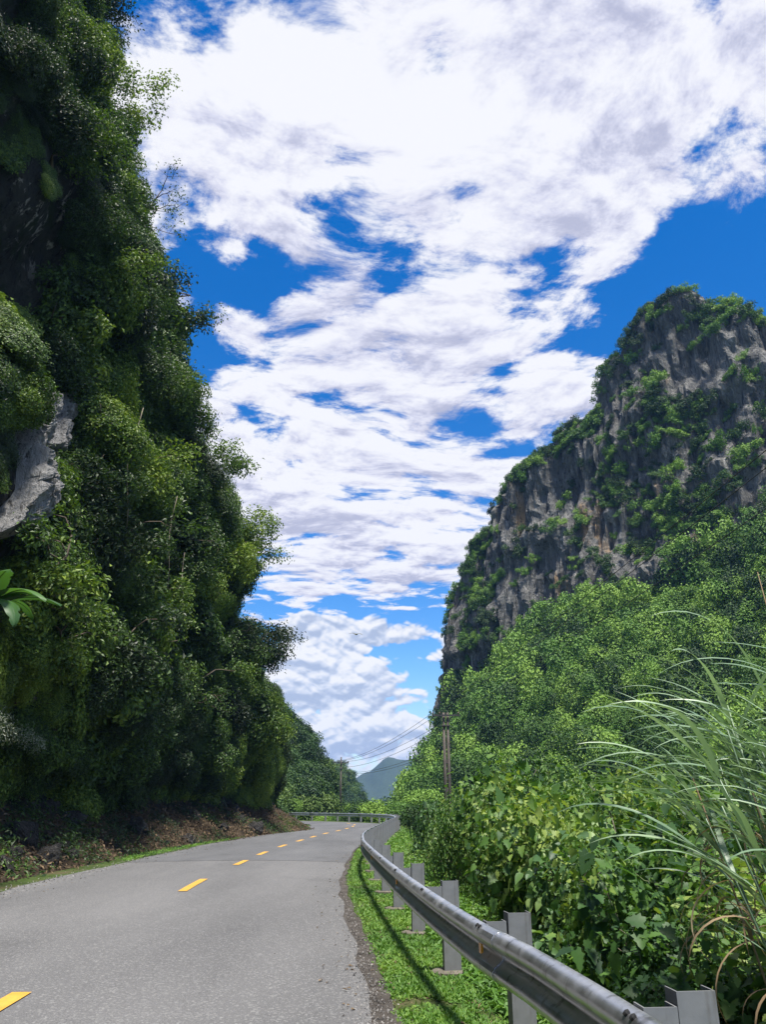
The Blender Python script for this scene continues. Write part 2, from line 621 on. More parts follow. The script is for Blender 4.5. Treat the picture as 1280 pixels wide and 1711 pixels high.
def make_metal(name, col, rough, metal, streak=True):
    m, w, b = mat_new(name)
    tc = w.node('ShaderNodeTexCoord')
    P = tc.outputs['Object']
    n = w.noise(P, 3.5, 6, .65)
    f = w.noise(P, 45, 4, .7)
    s = w.noise(w.mapping(P, scale=(1, 1, .15)), 14, 4, .6)
    c = w.ramp(n, [(.3, tuple(v * .78 for v in col)), (.7, tuple(min(1, v * 1.15) for v in col))])
    c = w.mix(w.step(f, .6, .8, 0, .35), c, tuple(min(1, v * 1.35) for v in col))
    c = w.mix(w.step(s, .54, .72, 0, .6), c, (.085, .075, .06))
    c = w.mix(w.step(w.noise(P, 9, 6, .7), .60, .72, 0, .55), c, (.16, .11, .07))
    w.l.new(c, b.inputs['Base Color'])
    b.inputs['Metallic'].default_value = metal
    w.l.new(w.step(n, .3, .7, rough - .08, rough + .12), b.inputs['Roughness'])
    bumpy(w, b, f, .12, .004)
    return m


M['galv'] = make_metal('galvanised_beam', (.56, .57, .59), .36, .92)
M['galv_post'] = make_metal('galvanised_post', (.20, .205, .21), .60, .35)
M['bolt'] = plain('bolt_dark', (.02, .02, .02), .6, .3)
M['reflector'] = plain('amber_reflector', (.75, .33, .02), .25, 0, .1)
M['pole'] = plain('pole_concrete', (.085, .072, .062), .9, 0, .3, 3, .3)
M['iron'] = plain('iron_dark', (.05, .05, .052), .6, .4)
M['wire'] = plain('wire_dark', (.025, .025, .028), .6, .2)
M['insulator'] = plain('insulator', (.18, .12, .09), .3)
M['bird'] = plain('bird_plumage', (.12, .115, .06), .8, 0, .3, 30)
M['concrete'] = plain('plinth_concrete', (.12, .105, .085), .9, 0, .3, 9, .3)

# ------------------------------------------------------------------ road, ground, verge
CENTRE = [(-2.95, -14), (-3.05, 0), (-3.15, 7.5), (-3.92, 17.7), (-4.05, 24), (-4.1, 28.6), (-4.04, 33.3), (-3.86, 38), (-3.34, 47.7),
          (-2.67, 55.4), (-2.3, 64), (-2.6, 71), (-4.2, 77), (-8, 82.5), (-14, 87), (-24, 91), (-44, 95)]
RAIL = [(1.62, -5), (1.34, 0), (1.25, 1.7), (1.12, 3.63), (.93, 5.36), (.75, 6.47), (.46, 9.06), (.14, 12.6), (-.2, 17), (-.5, 22), (-.55, 28.4),
        (-.08, 39.2), (.27, 46.7), (.85, 57.8), (.95, 66), (.6, 73), (-.6, 79), (-2.85, 84.5), (-9.2, 93.5), (-20, 99), (-44, 103)]
cl, cs = smooth_path(CENTRE, .5)
ct = tangents(cl)
cn = np.stack([ct[:, 1], -ct[:, 0]], 1)            # to the right of travel
rl, rs = smooth_path(RAIL, .25)
rt = tangents(rl)
rn = np.stack([rt[:, 1], -rt[:, 0]], 1)


def side_of_rail(x, y):
    """signed distance to the rail, positive on the valley side"""
    x, y = np.asarray(x, float), np.asarray(y, float)
    sh = x.shape
    p = np.stack([x.ravel(), y.ravel()], 1)
    out = np.empty(len(p))
    for k in range(0, len(p), 4000):
        dd = p[k:k + 4000, None, :] - rl[None, ::4, :]
        i = np.argmin((dd ** 2).sum(-1), 1)
        v = dd[np.arange(len(i)), i]
        out[k:k + 4000] = (v * rn[::4][i]).sum(-1)
    return out.reshape(sh)


def sstep(x, a, b):
    t = np.clip((x - a) / (b - a), 0, 1)
    return t * t * (3 - 2 * t)


def ground_z(x, y):
    s = side_of_rail(x, y)
    x, y = np.asarray(x, float), np.asarray(y, float)
    z = -.03 - 1.1 * sstep(s, .7, 5.0)
    z = z + .05 * (fbm(np.stack([x * .8, y * .8, x * 0], -1), 3) - .5) * sstep(s, -.6, .5)
    return z


def build_ground():
    xs = np.concatenate([[-3000, -1200, -500, -200, -100, -60], np.arange(-40, 30, .7), np.arange(30, 90, 4), [100, 200, 500, 1200, 3000]])
    ys = np.concatenate([[-800, -200, -60], np.arange(-30, 3, 3), np.arange(3, 30, .6), np.arange(30, 110, 1.5), np.arange(110, 260, 10), [300, 500, 900, 1600, 3000, 6000]])
    X, Y = np.meshgrid(xs, ys, indexing='ij')
    Z = ground_z(X, Y)
    o = link('ground', mesh_np('ground', np.stack([X, Y, Z], -1), grid_faces(len(xs), len(ys)), M['ground'], True))
    tag(o, kind='structure')


build_ground()


def strip(offs, z, path=cl, nrm=cn, i0=0, i1=None, wob=None):
    i1 = len(path) if i1 is None else i1
    p, n = path[i0:i1], nrm[i0:i1]
    V = []
    for k, of in enumerate(offs):
        q = p + n * (of if wob is None else (of + wob[k][i0:i1])[:, None])
        zz = z[k] if hasattr(z, '__len__') else z
        V.append(np.column_stack([q, np.full(len(q), zz)]))
    V = np.stack(V, 1)
    return V.reshape(-1, 3), grid_faces(i1 - i0, len(offs))


HALF_L, HALF_R = 3.6, 3.0
edge_r = .16 * (fbm(np.column_stack([cs * .9, cs * 0, cs * 0]), 4) - .5)
edge_l = .5 * (fbm(np.column_stack([cs * .5, cs * 0 + 9, cs * 0]), 4) - .5)
zero = np.zeros(len(cs))
v, f = strip([-HALF_L, -2.4, -1.2, 0, 1.2, 2.2, HALF_R], [.0, .03, .05, .06, .05, .03, .0], wob=[edge_l, zero, zero, zero, zero, zero, edge_r])
road = tag(link('road', mesh_np('road', v, f, M['asphalt'], True)), kind='structure')


def road_z(o):
    return np.interp(o, [-3.6, -2.4, -1.2, 0, 1.2, 2.2, 3.0], [0, .03, .05, .06, .05, .03, 0])


i0 = int(np.argmin(np.abs(cl[:, 1] - 25.0) + (cs > 80) * 99))
off = [-HALF_L, -2.4, -1.2, 0, 1.2, 2.2, HALF_R]
v, f = strip(off, [z + .005 for z in road_z(np.array(off))], i0=i0, wob=[edge_l - .0, zero, zero, zero, zero, zero, edge_r])
tag(link('resurfaced_asphalt', mesh_np('resurfaced_asphalt', v, f, M['asphalt_new'], True), road), label='darker resurfaced stretch of asphalt beyond the seam')

cum_y = cl[:, 1]
for yc, ln in [(6.45, 2.5), (17.7, 2.6), (24.1, 1.9), (28.8, 1.9), (33.6, 1.9), (38.4, 1.9), (43.3, 1.9), (48.2, 1.9), (53.2, 1.9), (58.3, 1.9), (63.4, 1.9), (68.5, 1.9), (73.6, 1.9)]:
    k = int(np.argmin(np.abs(cl[:, 1] - yc)))
    s0 = cs[k]
    ss = np.linspace(s0 - ln / 2, s0 + ln / 2, 7)
    p = np.stack([np.interp(ss, cs, cl[:, 0]), np.interp(ss, cs, cl[:, 1])], 1)
    n = np.stack([np.interp(ss, cs, cn[:, 0]), np.interp(ss, cs, cn[:, 1])], 1)
    hw = .085
    V = np.stack([np.column_stack([p - n * hw, np.full(7, .0695)]), np.column_stack([p + n * hw, np.full(7, .0695)])], 1)
    link('lane_dash', mesh_np('lane_dash', V.reshape(-1, 3), grid_faces(7, 2), M['paint']), road)

# dirt along the right edge of the asphalt
i1 = int(np.argmin(np.abs(cs - cs[np.argmin(np.abs(cl[:, 1] - 66))])))
sw = .16 * (fbm(np.column_stack([cs * 1.3, cs * 0 + 4, cs * 0]), 4) - .5)
taper = np.interp(cl[:, 1], [0, 5, 9, 16, 24, 40], [.2, .12, 0, -.02, -.10, -.2])
v, f = strip([HALF_R - .25, HALF_R + .20], [-.012, -.008], i1=i1, wob=[zero, sw + taper])
tag(link('dirt_shoulder', mesh_np('dirt_shoulder', v, f, M['shoulder'], True)), kind='structure')


# ------------------------------------------------------------------ foliage builders
def leaf_quads(p, n, L, W, r, fold=.10, droop=.15, hexa=False, tdir=None):
    """one small leaf at each point p facing n; L, W arrays"""
    k = len(p)
    n = unit(n)
    a = r.normal(size=(k, 3)) if tdir is None else tdir + r.normal(size=(k, 3)) * .35
    t = unit(a - (a * n).sum(1, keepdims=True) * n)
    b = np.cross(n, t)
    L, W = L[:, None], W[:, None]
    if not hexa:
        v = np.stack([p, p + t * L * .45 + b * W * .5 + n * L * fold, p + t * L - n * L * droop, p + t * L * .45 - b * W * .5 + n * L * fold], 1)
        f = np.arange(k * 4).reshape(k, 4)
        return v.reshape(-1, 3), f
    v = np.stack([p, p + t * L * .28 + b * W * .48 + n * L * fold, p + t * L * .68 + b * W * .36 + n * L * fold * .5, p + t * L - n * L * droop,
                  p + t * L * .68 - b * W * .36 + n * L * fold * .5, p + t * L * .28 - b * W * .48 + n * L * fold], 1)
    i = np.arange(k)[:, None] * 6
    f = np.concatenate([i + np.array([[0, 1, 2, 3]]), i + np.array([[0, 3, 4, 5]])])
    return v.reshape(-1, 3), f


def lobe_points(lobes, n, r, inner=.35, up=.25):
    """points and outward directions spread through the shells of ellipsoid lobes"""
    c = np.array([l[0] for l in lobes], float)
    rad = np.array([l[1] if hasattr(l[1], '__len__') else (l[1],) * 3 for l in lobes], float)
    wgt = (rad ** 2).mean(1)
    i = r.choice(len(lobes), n, p=wgt / wgt.sum())
    d = unit(r.normal(size=(n, 3)) + np.array([0, 0, up]))
    dist = 1 - inner * r.random(n) ** 1.6 + .22 * np.maximum(0, r.normal(size=n) - .6)
    bump = .62 + .76 * fbm(d * 2.6 + i[:, None] * 5.1, 3)
    return c[i] + d * rad[i] * (dist * bump)[:, None], d, i


def crown_mesh(name, lobes, n, L, W, mat, seed, up=.25, upn=.45, jit=.5, hexa=False, droop=.15, hang=0.0, inner=.35):
    r = np.random.default_rng(seed)
    p, d, _ = lobe_points(lobes, n, r, inner, up)
    nn = d * .75 + np.array([0, 0, upn]) + r.normal(size=(n, 3)) * jit
    s = .65 + .7 * r.random(n)
    td = None
    if hang:
        td = d * .5 + np.array([0, 0, -hang])
    v, f = leaf_quads(p, nn, L * s, W * s, r, droop=droop, hexa=hexa, tdir=td)
    return mesh_np(name, v, f, mat)


def rand_lobes(r, n, R0, flat=.75, size=(.38, .62)):
    """lobes of a bush of overall radius R0 standing on z = 0"""
    out = [((0, 0, R0 * .55), (R0 * .62, R0 * .62, R0 * .55))]
    for k in range(n):
        a = r.random() * 2 * math.pi
        e = r.random()
        rr = R0 * (.35 + .40 * r.random())
        s = R0 * (size[0] + (size[1] - size[0]) * r.random())
        out.append(((math.cos(a) * rr, math.sin(a) * rr, R0 * (.25 + .95 * e * flat)), (s, s, s * .82)))
    return out


def limb_mesh(name, r, h, rad, mat, limbs=4, lean=(0, 0), reach=.6, sides=6):
    mb = MB()
    z = np.linspace(-.25, 1, 7) * h
    x = lean[0] * (z / h) ** 2 + .05 * h * np.sin(z / h * 3 + r.random() * 6)
    y = lean[1] * (z / h) ** 2 + .05 * h * np.sin(z / h * 2.4 + r.random() * 6)
    tr = np.stack([x, y, z], 1)
    mb.tube(tr, np.linspace(rad, rad * .35, 7), sides)
    for k in range(limbs):
        i = 3 + k % 3
        a = r.random() * 6.28
        q = tr[i]
        ln = h * reach * (.6 + .5 * r.random())
        dirv = np.array([math.cos(a), math.sin(a), .7])
        pts = np.array([q + dirv * ln * s + np.array([0, 0, .12 * ln * s * s]) + r.normal(size=3) * .03 * ln for s in (0, .35, .7, 1)])
        pts[0] = q
        mb.tube(pts, np.linspace(rad * .45, rad * .12, 4), 5)
    return mb.mesh(name, mat, True)


def orient(n, up=.5, spin=0.0):
    a = Vector(n) * (1 - up) + Vector((0, 0, 1)) * up
    return (a.to_track_quat('Z', 'Y') @ Quaternion((0, 0, 1), spin)).to_euler()


def scatter_grid(V, n, r, keep=None):
    """area-weighted random points on a grid surface V[u,w,3] with normals"""
    a = V[1:, :-1] - V[:-1, :-1]
    b = V[:-1, 1:] - V[:-1, :-1]
    nr = np.cross(a, b)
    ar = np.linalg.norm(nr, axis=-1)
    c = V[:-1, :-1] + (a + b) / 2
    w = ar.copy()
    if keep is not None:
        w = w * keep(c, unit(nr))
    w = w.ravel() / w.sum()
    i = r.choice(len(w), n, p=w)
    iu, iw = np.unravel_index(i, ar.shape)
    s, t = r.random((2, n))
    p = V[iu, iw] + a[iu, iw] * s[:, None] + b[iu, iw] * t[:, None]
    return p, unit(nr[iu, iw])


def instancer(name, pts, rots, scales, idx, sources):
    """one object that scatters the given objects' meshes (uncountable cover)"""
    me = bpy.data.meshes.new(name)
    me.vertices.add(len(pts))
    me.vertices.foreach_set('co', np.asarray(pts, np.float32).ravel())
    for nm, ty, dat, key in (('rot', 'FLOAT_VECTOR', rots, 'vector'), ('scl', 'FLOAT_VECTOR', scales, 'vector'), ('pick', 'INT', idx, 'value')):
        at = me.attributes.new(nm, ty, 'POINT')
        at.data.foreach_set(key, np.asarray(dat, np.int32 if ty == 'INT' else np.float32).ravel())
    o = link(name, me)
    ng = bpy.data.node_groups.new(name + '_scatter', 'GeometryNodeTree')
    ng.interface.new_socket('Geometry', in_out='INPUT', socket_type='NodeSocketGeometry')
    ng.interface.new_socket('Geometry', in_out='OUTPUT', socket_type='NodeSocketGeometry')
    gi = ng.nodes.new('NodeGroupInput')
    go = ng.nodes.new('NodeGroupOutput')
    iop = ng.nodes.new('GeometryNodeInstanceOnPoints')
    iop.inputs['Pick Instance'].default_value = True
    join = ng.nodes.new('GeometryNodeJoinGeometry')
    for s in reversed(sources):
        oi = ng.nodes.new('GeometryNodeObjectInfo')
        oi.inputs['Object'].default_value = s
        oi.inputs['As Instance'].default_value = True
        ng.links.new(oi.outputs['Geometry'], join.inputs[0])

    def attr(nm, ty):
        a = ng.nodes.new('GeometryNodeInputNamedAttribute')
        a.data_type = ty
        a.inputs['Name'].default_value = nm
        return a.outputs['Attribute']
    e2r = ng.nodes.new('FunctionNodeEulerToRotation')
    ng.links.new(attr('rot', 'FLOAT_VECTOR'), e2r.inputs[0])
    ng.links.new(gi.outputs[0], iop.inputs['Points'])
    ng.links.new(join.outputs[0], iop.inputs['Instance'])
    ng.links.new(e2r.outputs[0], iop.inputs['Rotation'])
    ng.links.new(attr('scl', 'FLOAT_VECTOR'), iop.inputs['Scale'])
    ng.links.new(attr('pick', 'INT'), iop.inputs['Instance Index'])
    ng.links.new(iop.outputs[0], go.inputs[0])
    md = o.modifiers.new('scatter', 'NODES')
    md.node_group = ng
    return o


# ------------------------------------------------------------------ left cliff
FOOT = [(-11.5, -14), (-11.4, 0), (-11.2, 15), (-11.2, 25), (-10.9, 33), (-10.2, 41), (-9.0, 49), (-7.8, 55), (-7.7, 59.5), (-10, 64), (-16, 69), (-26, 76), (-45, 84)]
fl, fs = smooth_path(FOOT, .55)
ft = tangents(fl)
fn = np.stack([ft[:, 1], -ft[:, 0]], 1)
corner = int(np.argmax(fl[:, 1] > 57))
path_y = np.where(np.arange(len(fl)) <= corner, fl[:, 1], 57 + (fs - fs[corner]))
CREST_Y = [-20, 26, 28.5, 30.5, 32, 34, 38, 42, 46, 50, 53, 57, 64, 80, 110]
CREST_Z = [72, 66, 54, 42, 33, 26, 22.6, 19.4, 15.6, 10.5, 8.5, 7, 8, 12, 14]


def build_left_cliff():
    lowz = np.array([-.06, .25, .55, .85, 1.15, 1.5, 1.9, 2.4, 3.0, 3.8])
    lowo = np.array([2.7, 2.1, 1.55, 1.0, .45, -.1, -.5, -.75, -.5, .0])
    NW = 78
    rows = []
    for i in range(len(fl)):
        crest = np.interp(path_y[i], CREST_Y, CREST_Z)
        zs = np.linspace(4.6, crest, NW)
        lean = np.interp(zs, [0, 6, 20, 27, 35, 44, 60, 80], [-.5, -.5, .4, 1.8, 4.2, 7.4, 13, 20])
        t = np.linspace(.04, 1, 22)
        zb = crest + t * 20
        lb = lean[-1] + t * 17
        zz = np.concatenate([lowz, zs, zb])
        oo = np.concatenate([lowo, -lean, -lb])
        p = fl[i] + fn[i] * oo[:, None]
        rows.append(np.column_stack([p, zz]))
    V = np.array(rows)
    amp = sstep(V[..., 2], 1.6, 7)
    P = V.reshape(-1, 3)
    dsp = ((fbm(P * .17, 3) - .5) * 3.6 + (fbm(P * .5 + 31, 3) - .5) * 2.4).reshape(V.shape[:2]) * amp
    small = ((fbm(P * 1.6 + 3, 3) - .5) * .35).reshape(V.shape[:2]) * sstep(V[..., 2], .02, .5)
    V[..., :2] += fn[:, None, :] * (dsp + small)[..., None]
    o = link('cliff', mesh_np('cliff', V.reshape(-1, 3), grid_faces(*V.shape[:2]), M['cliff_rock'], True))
    tag(o, 'tall shaded rock cliff overgrown with bushes along the road', 'cliff', kind='structure')
    return o, V


cliff, CV = build_left_cliff()

# pale bare rock on the left cliff: edges of the strip as (y, z) pairs at x about -9.6
SLABS = [([(18.2, 7.8), (18.8, 9.0), (19.2, 10.6), (19.9, 12.1), (20.8, 13.2), (21.2, 14.5)],
          [(19.4, 8.1), (20.0, 9.2), (20.7, 10.4), (21.2, 11.6), (21.6, 12.9), (21.7, 14.5)]),
         ([(22.8, 12.5), (23.5, 14.0), (24.3, 15.6), (25.1, 16.9)], [(23.5, 12.4), (24.1, 13.8), (24.8, 15.3), (25.3, 16.8)])]


def slab_points(sl):
    a, _ = smooth_path(sl[0], .22)
    b, _ = smooth_path(sl[1], .22)
    n = 72
    ia, ib = np.linspace(0, len(a) - 1, n), np.linspace(0, len(b) - 1, n)
    A = np.stack([np.interp(ia, range(len(a)), a[:, k]) for k in (0, 1)], 1)
    B = np.stack([np.interp(ib, range(len(b)), b[:, k]) for k in (0, 1)], 1)
    t = np.linspace(0, 1, 30)[None, :, None]
    return A[:, None] * (1 - t) + B[:, None] * t


for sl in SLABS:
    G = slab_points(sl)
    t = np.linspace(0, 1, 30)[None, :]
    s = np.linspace(0, 1, 72)[:, None]
    edge = (np.minimum(1, np.minimum(t, 1 - t) * 7) * np.minimum(1, np.minimum(s, 1 - s) * 10)) ** .5
    P = np.concatenate([np.full(G.shape[:2] + (1,), 0.0), G], -1)
    ridge = np.abs(fbm(P * np.array([1, 1.3, .55]) + 5, 5, .6) - .5) * 2
    crack = np.exp(-(ridge / .07) ** 2)
    c = CV[:, 10:80].reshape(-1, 3)
    c = c[(c[:, 1] > 12) & (c[:, 1] < 32) & (c[:, 2] < 24)]
    g = G.reshape(-1, 2)
    wall = np.array([np.mean(np.sort(c[np.argsort((c[:, 1] - a_[0]) ** 2 + (c[:, 2] - a_[1]) ** 2)[:6], 0])) for a_ in g]).reshape(G.shape[:2])
    X = wall - .35 + edge * (1.15 + .5 * np.floor(fbm(P * .8 + 2, 3) * 7) / 7 - .8 * ridge - .4 * crack)
    V = np.concatenate([X[..., None], G], -1)
    link('rock_slab', mesh_np('rock_slab', V.reshape(-1, 3), grid_faces(72, 30), M['slab_rock'], False), cliff)['label'] = 'pale bare limestone slab showing through the cliff greenery'


def project(p):
    """world point to picture fractions (0..1, from the left and from the top) and depth"""
    p = np.asarray(p, float) - np.array([0, 0, 1.6])
    c, s_ = math.cos(R(20.85)), math.sin(R(20.85))
    zc = p[..., 1] * c + p[..., 2] * s_
    yc = -p[..., 1] * s_ + p[..., 2] * c
    return .5 + p[..., 0] / zc * 1285 / 1280, .5 - yc / zc * 1285 / 1711, zc


BANANA = np.array((-8.7, 16.3, 4.3))


def off_slabs(p, rad):
    """True where a bush of that radius would leave the bare slabs and the banana plant in view from the road"""
    ok = np.ones(len(p), bool)
    eye = np.array([0, 0, 1.6])
    d = unit(p - eye)
    dist = np.linalg.norm(p - eye, axis=1)
    for sl in SLABS:
        mid = slab_points(sl)[3:-3:4, 3:-3:5].reshape(-1, 2)
        q = np.column_stack([np.full(len(mid), -9.6), mid]) - eye
        ang = np.arccos(np.clip(d @ unit(q).T, -1, 1)).min(1)
        ok &= (ang > rad / dist) | (dist > np.linalg.norm(q, axis=1).mean() + 1.0)
    q = unit(BANANA + np.array([[.2, 0, 1.3], [.5, -.3, .8]]) - eye)
    ok &= (np.arccos(np.clip(d @ q.T, -1, 1)).min(1) > (rad + .1) / dist) | (dist > 21)
    return ok


# bush prototypes for the left cliff
cliff_protos = []
for k in range(6):
    r = np.random.default_rng(100 + k)
    lob = rand_lobes(r, 11 + k % 4, 1.5, .85, (.22, .48))
    pale = False
    LL = (.10, .14, .19, .12, .085, .16)[k]
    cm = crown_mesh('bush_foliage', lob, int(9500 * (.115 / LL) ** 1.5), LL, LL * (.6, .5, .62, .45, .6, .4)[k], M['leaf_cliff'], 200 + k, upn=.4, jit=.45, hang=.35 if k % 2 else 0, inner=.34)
    tm = limb_mesh('bush_stem', r, 1.3, .07, M['bark'], 5)
    cliff_protos.append((cm, tm))
pale_mesh = crown_mesh('pale_bush_foliage', rand_lobes(np.random.default_rng(55), 7, 1.3), 900, .10, .065, M['leaf_pale'], 56)


def plant(name, loc, rot, scale, foliage, stem, label, cat, group=None, parts=('foliage', 'stem')):
    root = link(name, None, loc=loc, rot=rot, scale=scale)
    root.empty_display_size = .2
    tag(root, label, cat, group)
    a = link(parts[0], foliage, root)
    if stem:
        link(parts[1], stem, root)
    return root, a


def cliff_keep(c, n):
    u, vv, zc = project(c)
    inside = (u > -.25) & (u < 1.1) & (vv > -.2) & (vv < 1.1) & (zc > 3)
    todir = unit(np.array([0, 0, 1.6]) - c)
    face = (todir * n).sum(-1)
    return (inside & (face > -.35) & (c[..., 2] > 1.9)).astype(float) * (1.0 / (1 + (zc / 40) ** 2))


r = np.random.default_rng(11)
P, N = scatter_grid(CV, 3600, r, cliff_keep)
# the bushes one can tell apart: largest and best spread
sc = (.38 + .85 * r.random(len(P)) ** 2.2) * np.interp(P[:, 1], [14, 30], [.72, 1.0])
u, vv, zc = project(P)
ok = off_slabs(P, 1.65 * sc) & ((fbm(P * .28 + 5, 3) > .40) | (P[:, 2] < 6))
P, N, sc, u, vv, zc = P[ok], N[ok], sc[ok], u[ok], vv[ok], zc[ok]
near = np.argsort(-(sc / zc) * ((u > 0) & (u < .45) & (vv > 0) & (vv < .85)))
things = []
taken = []
for i in near:
    if len(things) >= 215:
        break
    if taken and np.min(np.linalg.norm(np.array(taken) - P[i], axis=1)) < .9 * sc[i]:
        continue
    things.append(i)
    taken.append(P[i])


def cliff_label(p):
    y, z = p[1], p[2]
    if z < 4.5:
        w_ = [(24, 'at the near left end'), (38, 'along the middle'), (99, 'at the far end near the bend')]
        t = [b for a, b in w_ if y < a][0]
        return 'leafy bush over the dark cliff foot ' + t, 'bushes over the cliff foot ' + t
    if z < 9:
        t = [b for a, b in [(21, 'around the banana plant'), (30, 'below the pale rock slab'), (42, 'right of the pale rock slab'), (99, 'nearest the road bend')] if y < a][0]
        return 'green bush low on the left cliff ' + t, 'low cliff bushes ' + t
    if z < 15:
        t = [b for a, b in [(20, 'left of the pale rock slab'), (28, 'close around the pale rock slab'), (38, 'between the pale slab and the sky'), (99, 'along the lower sky edge')] if y < a][0]
        return 'green bush halfway up the left cliff ' + t, 'bushes halfway up the cliff ' + t
    if z < 24:
        t = [b for a, b in [(22, 'above and left of the pale rock slab'), (32, 'above the pale rock slab'), (99, 'on the middle sky edge')] if y < a][0]
        return 'dark bush on upper left cliff ' + t, 'upper cliff bushes ' + t
    t = 'beside the topmost trees at the sky edge' if y > 26 else 'in the upper left picture corner'
    return 'dark bush very high on the left cliff ' + t, 'highest cliff bushes ' + t


tset = set(things)
src = None
cliff_src = []
for k, i in enumerate(things):
    n = N[i]
    high = P[i][2] > 14
    s = sc[i] * (1.15 if P[i][2] > 5 else .85)
    f, t = cliff_protos[k % 6]
    lab, grp = cliff_label(P[i])
    root, fo = plant('bush', tuple(P[i] - n * .35 * s), orient(n, .42, r.random() * 6.28), (s, s, s * (.8 + .5 * r.random())), f, t, lab, 'bush', grp)
    if k < 6:
        cliff_src.append(fo)
rest = [i for i in range(len(P)) if i not in tset]
rot = [orient(N[i], .15, r.random() * 6.28) for i in rest]
scl = [(sc[i] * 1.0, sc[i] * 1.0, sc[i] * .55) for i in rest]
o = instancer('cliff_creepers', [P[i] - N[i] * .25 for i in rest], rot, scl, [i % 6 for i in rest], cliff_src)
tag(o, 'dense tangle of creepers and leaves covering the left cliff', 'creepers', kind='stuff')

# pale-leaved bushes low on the left
for (y, z, s) in [(18.6, 3.4, .5), (20.4, 3.2, .45), (22.4, 3.0, .4)]:
    plant('bush', (-10.2 + r.random() * .4, y, z), orient((1, -.2, .3), .5, r.random() * 6), s, pale_mesh, None,
          'silvery white-leaved bush low on the left cliff above the bank', 'bush', 'silvery bushes low on the left cliff')


# trees that stand out against the sky on the cliff edge
def edge_tree(loc, h, lean, radius, nl, leaves, seed, label, name='tree', mat='leaf_cliff', bare=False, L=.17):
    r = np.random.default_rng(seed)
    root = link(name, None, loc=loc)
    tag(root, label, 'tree')
    mb = MB()
    z = np.linspace(-.1, 1, 8)
    zz = np.sign(z) * np.abs(z) ** 1.4
    tr = np.stack([lean[0] * zz, lean[1] * zz, h * z], 1) + r.normal(size=(8, 3)) * .04 * h
    mb.tube(tr, np.linspace(.16, .05, 8) * (h / 5), 6)
    tips = []
    for k in range(nl):
        i = 2 + k % 6
        a = r.random() * 6.28
        ln = radius * (.6 + .6 * r.random())
        dv = unit(np.array([math.cos(a) + lean[0] * .25, math.sin(a) + lean[1] * .25, .25 + .5 * r.random()]))
        pts = np.array([tr[i] + dv * ln * s + np.array([0, 0, -.25 * ln * s * s]) + r.normal(size=3) * .05 * ln * (s > 0) for s in (0, .3, .6, .85, 1)])
        mb.tube(pts, np.linspace(.055, .014, 5) * (h / 5), 5)
        tips.append(pts)
        for q in range(3 if not bare else 6):
            j = 2 + q % 3
            d2 = unit(dv + r.normal(size=3) * .8)
            l2 = ln * (.25 + .3 * r.random())
            p2 = np.array([pts[j] + d2 * l2 * s + r.normal(size=3) * .03 * (s > 0) for s in (0, .5, 1)])
            mb.tube(p2, np.array([.022, .014, .007]) * (h / 5), 4)
            tips.append(p2)
    link('trunk', mb.mesh('trunk', M['bark'], True), root)
    lob = []
    for t in tips:
        e = t[-1]
        s = radius * ((.20 + .22 * r.random()) if not bare else .16)
        lob.append((tuple(e), (s * 1.25, s * 1.25, s * .7)))
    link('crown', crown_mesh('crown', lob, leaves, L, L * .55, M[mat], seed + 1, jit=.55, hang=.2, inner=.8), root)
    return root


edge_tree((-9.6, 45.5, 14.6), 2.8, (1.3, -.3), 2.0, 10, 6500, 301, 'dark leafy tree jutting from the left cliff edge above the lower cloud bank')
edge_tree((-9.0, 48.6, 8.8), 2.8, (1.5, -.4), 2.1, 11, 5200, 302, 'open-branched tree leaning out over the road low on the left cliff edge')
edge_tree((-10.9, 42.0, 18.5), 3.0, (1.3, -.2), 2.0, 9, 5600, 303, 'rounded tree on the left cliff edge just below the middle of the picture')
edge_tree((-12.0, 35.4, 24.3), 3.6, (1.2, -.4), 2.1, 11, 3600, 304, 'feathery thin-leaved tree at mid height of the left cliff edge')
edge_tree((-13.4, 33.0, 29.6), 2.6, (1.5, -.5), 1.7, 9, 420, 305, 'almost bare twiggy tree sticking out from the left cliff into the sky', bare=True, L=.13)
edge_tree((-16.6, 30.6, 41.2), 3.0, (1.6, -.4), 2.0, 9, 4600, 306, 'topmost tree on the left cliff, its branches against white cloud')
edge_tree((-15.6, 31.4, 36.0), 2.6, (.9, -.3), 1.9, 9, 5200, 307, 'compact dark tree on the left cliff edge below the topmost one')


# small trees with open crowns standing out from the cliff face
CLIFF_TREES = [(20.5, 6.0, 'right of the banana plant'), (23.0, 4.6, 'low above the near bank'),
               (26.0, 5.2, 'low above the middle of the bank'), (27.5, 8.6, 'right of and below the pale slab'), (29.0, 12.6, 'level with the pale slab towards the sky'), (24.5, 20.0, 'well above the pale slab'),
               (20.5, 22.0, 'high up near the left picture edge'), (30.0, 18.0, 'high up halfway to the sky edge'), (33.0, 8.0, 'in the middle of the lower cliff'), (36.0, 12.0, 'near the sky edge at half height'),
               (38.0, 5.0, 'low above the far bank'), (42.0, 8.5, 'low near the sky edge')]
for k, (y, z, where) in enumerate(CLIFF_TREES):
    c = CV.reshape(-1, 3)
    q = c[np.argmin((c[:, 1] - y) ** 2 + (c[:, 2] - z) ** 2 + (c[:, 1] > 57) * 99)]
    rr = np.random.default_rng(350 + k)
    edge_tree((q[0] + .1, q[1], q[2]), 1.7 + 1.0 * rr.random(), (1.0 + .8 * rr.random(), -.5 + .8 * rr.random()), 1.1 + .6 * rr.random(), 9, 2800, 360 + 3 * k, 'small tree leaning out of the left cliff ' + where, L=.12 + .06 * rr.random())

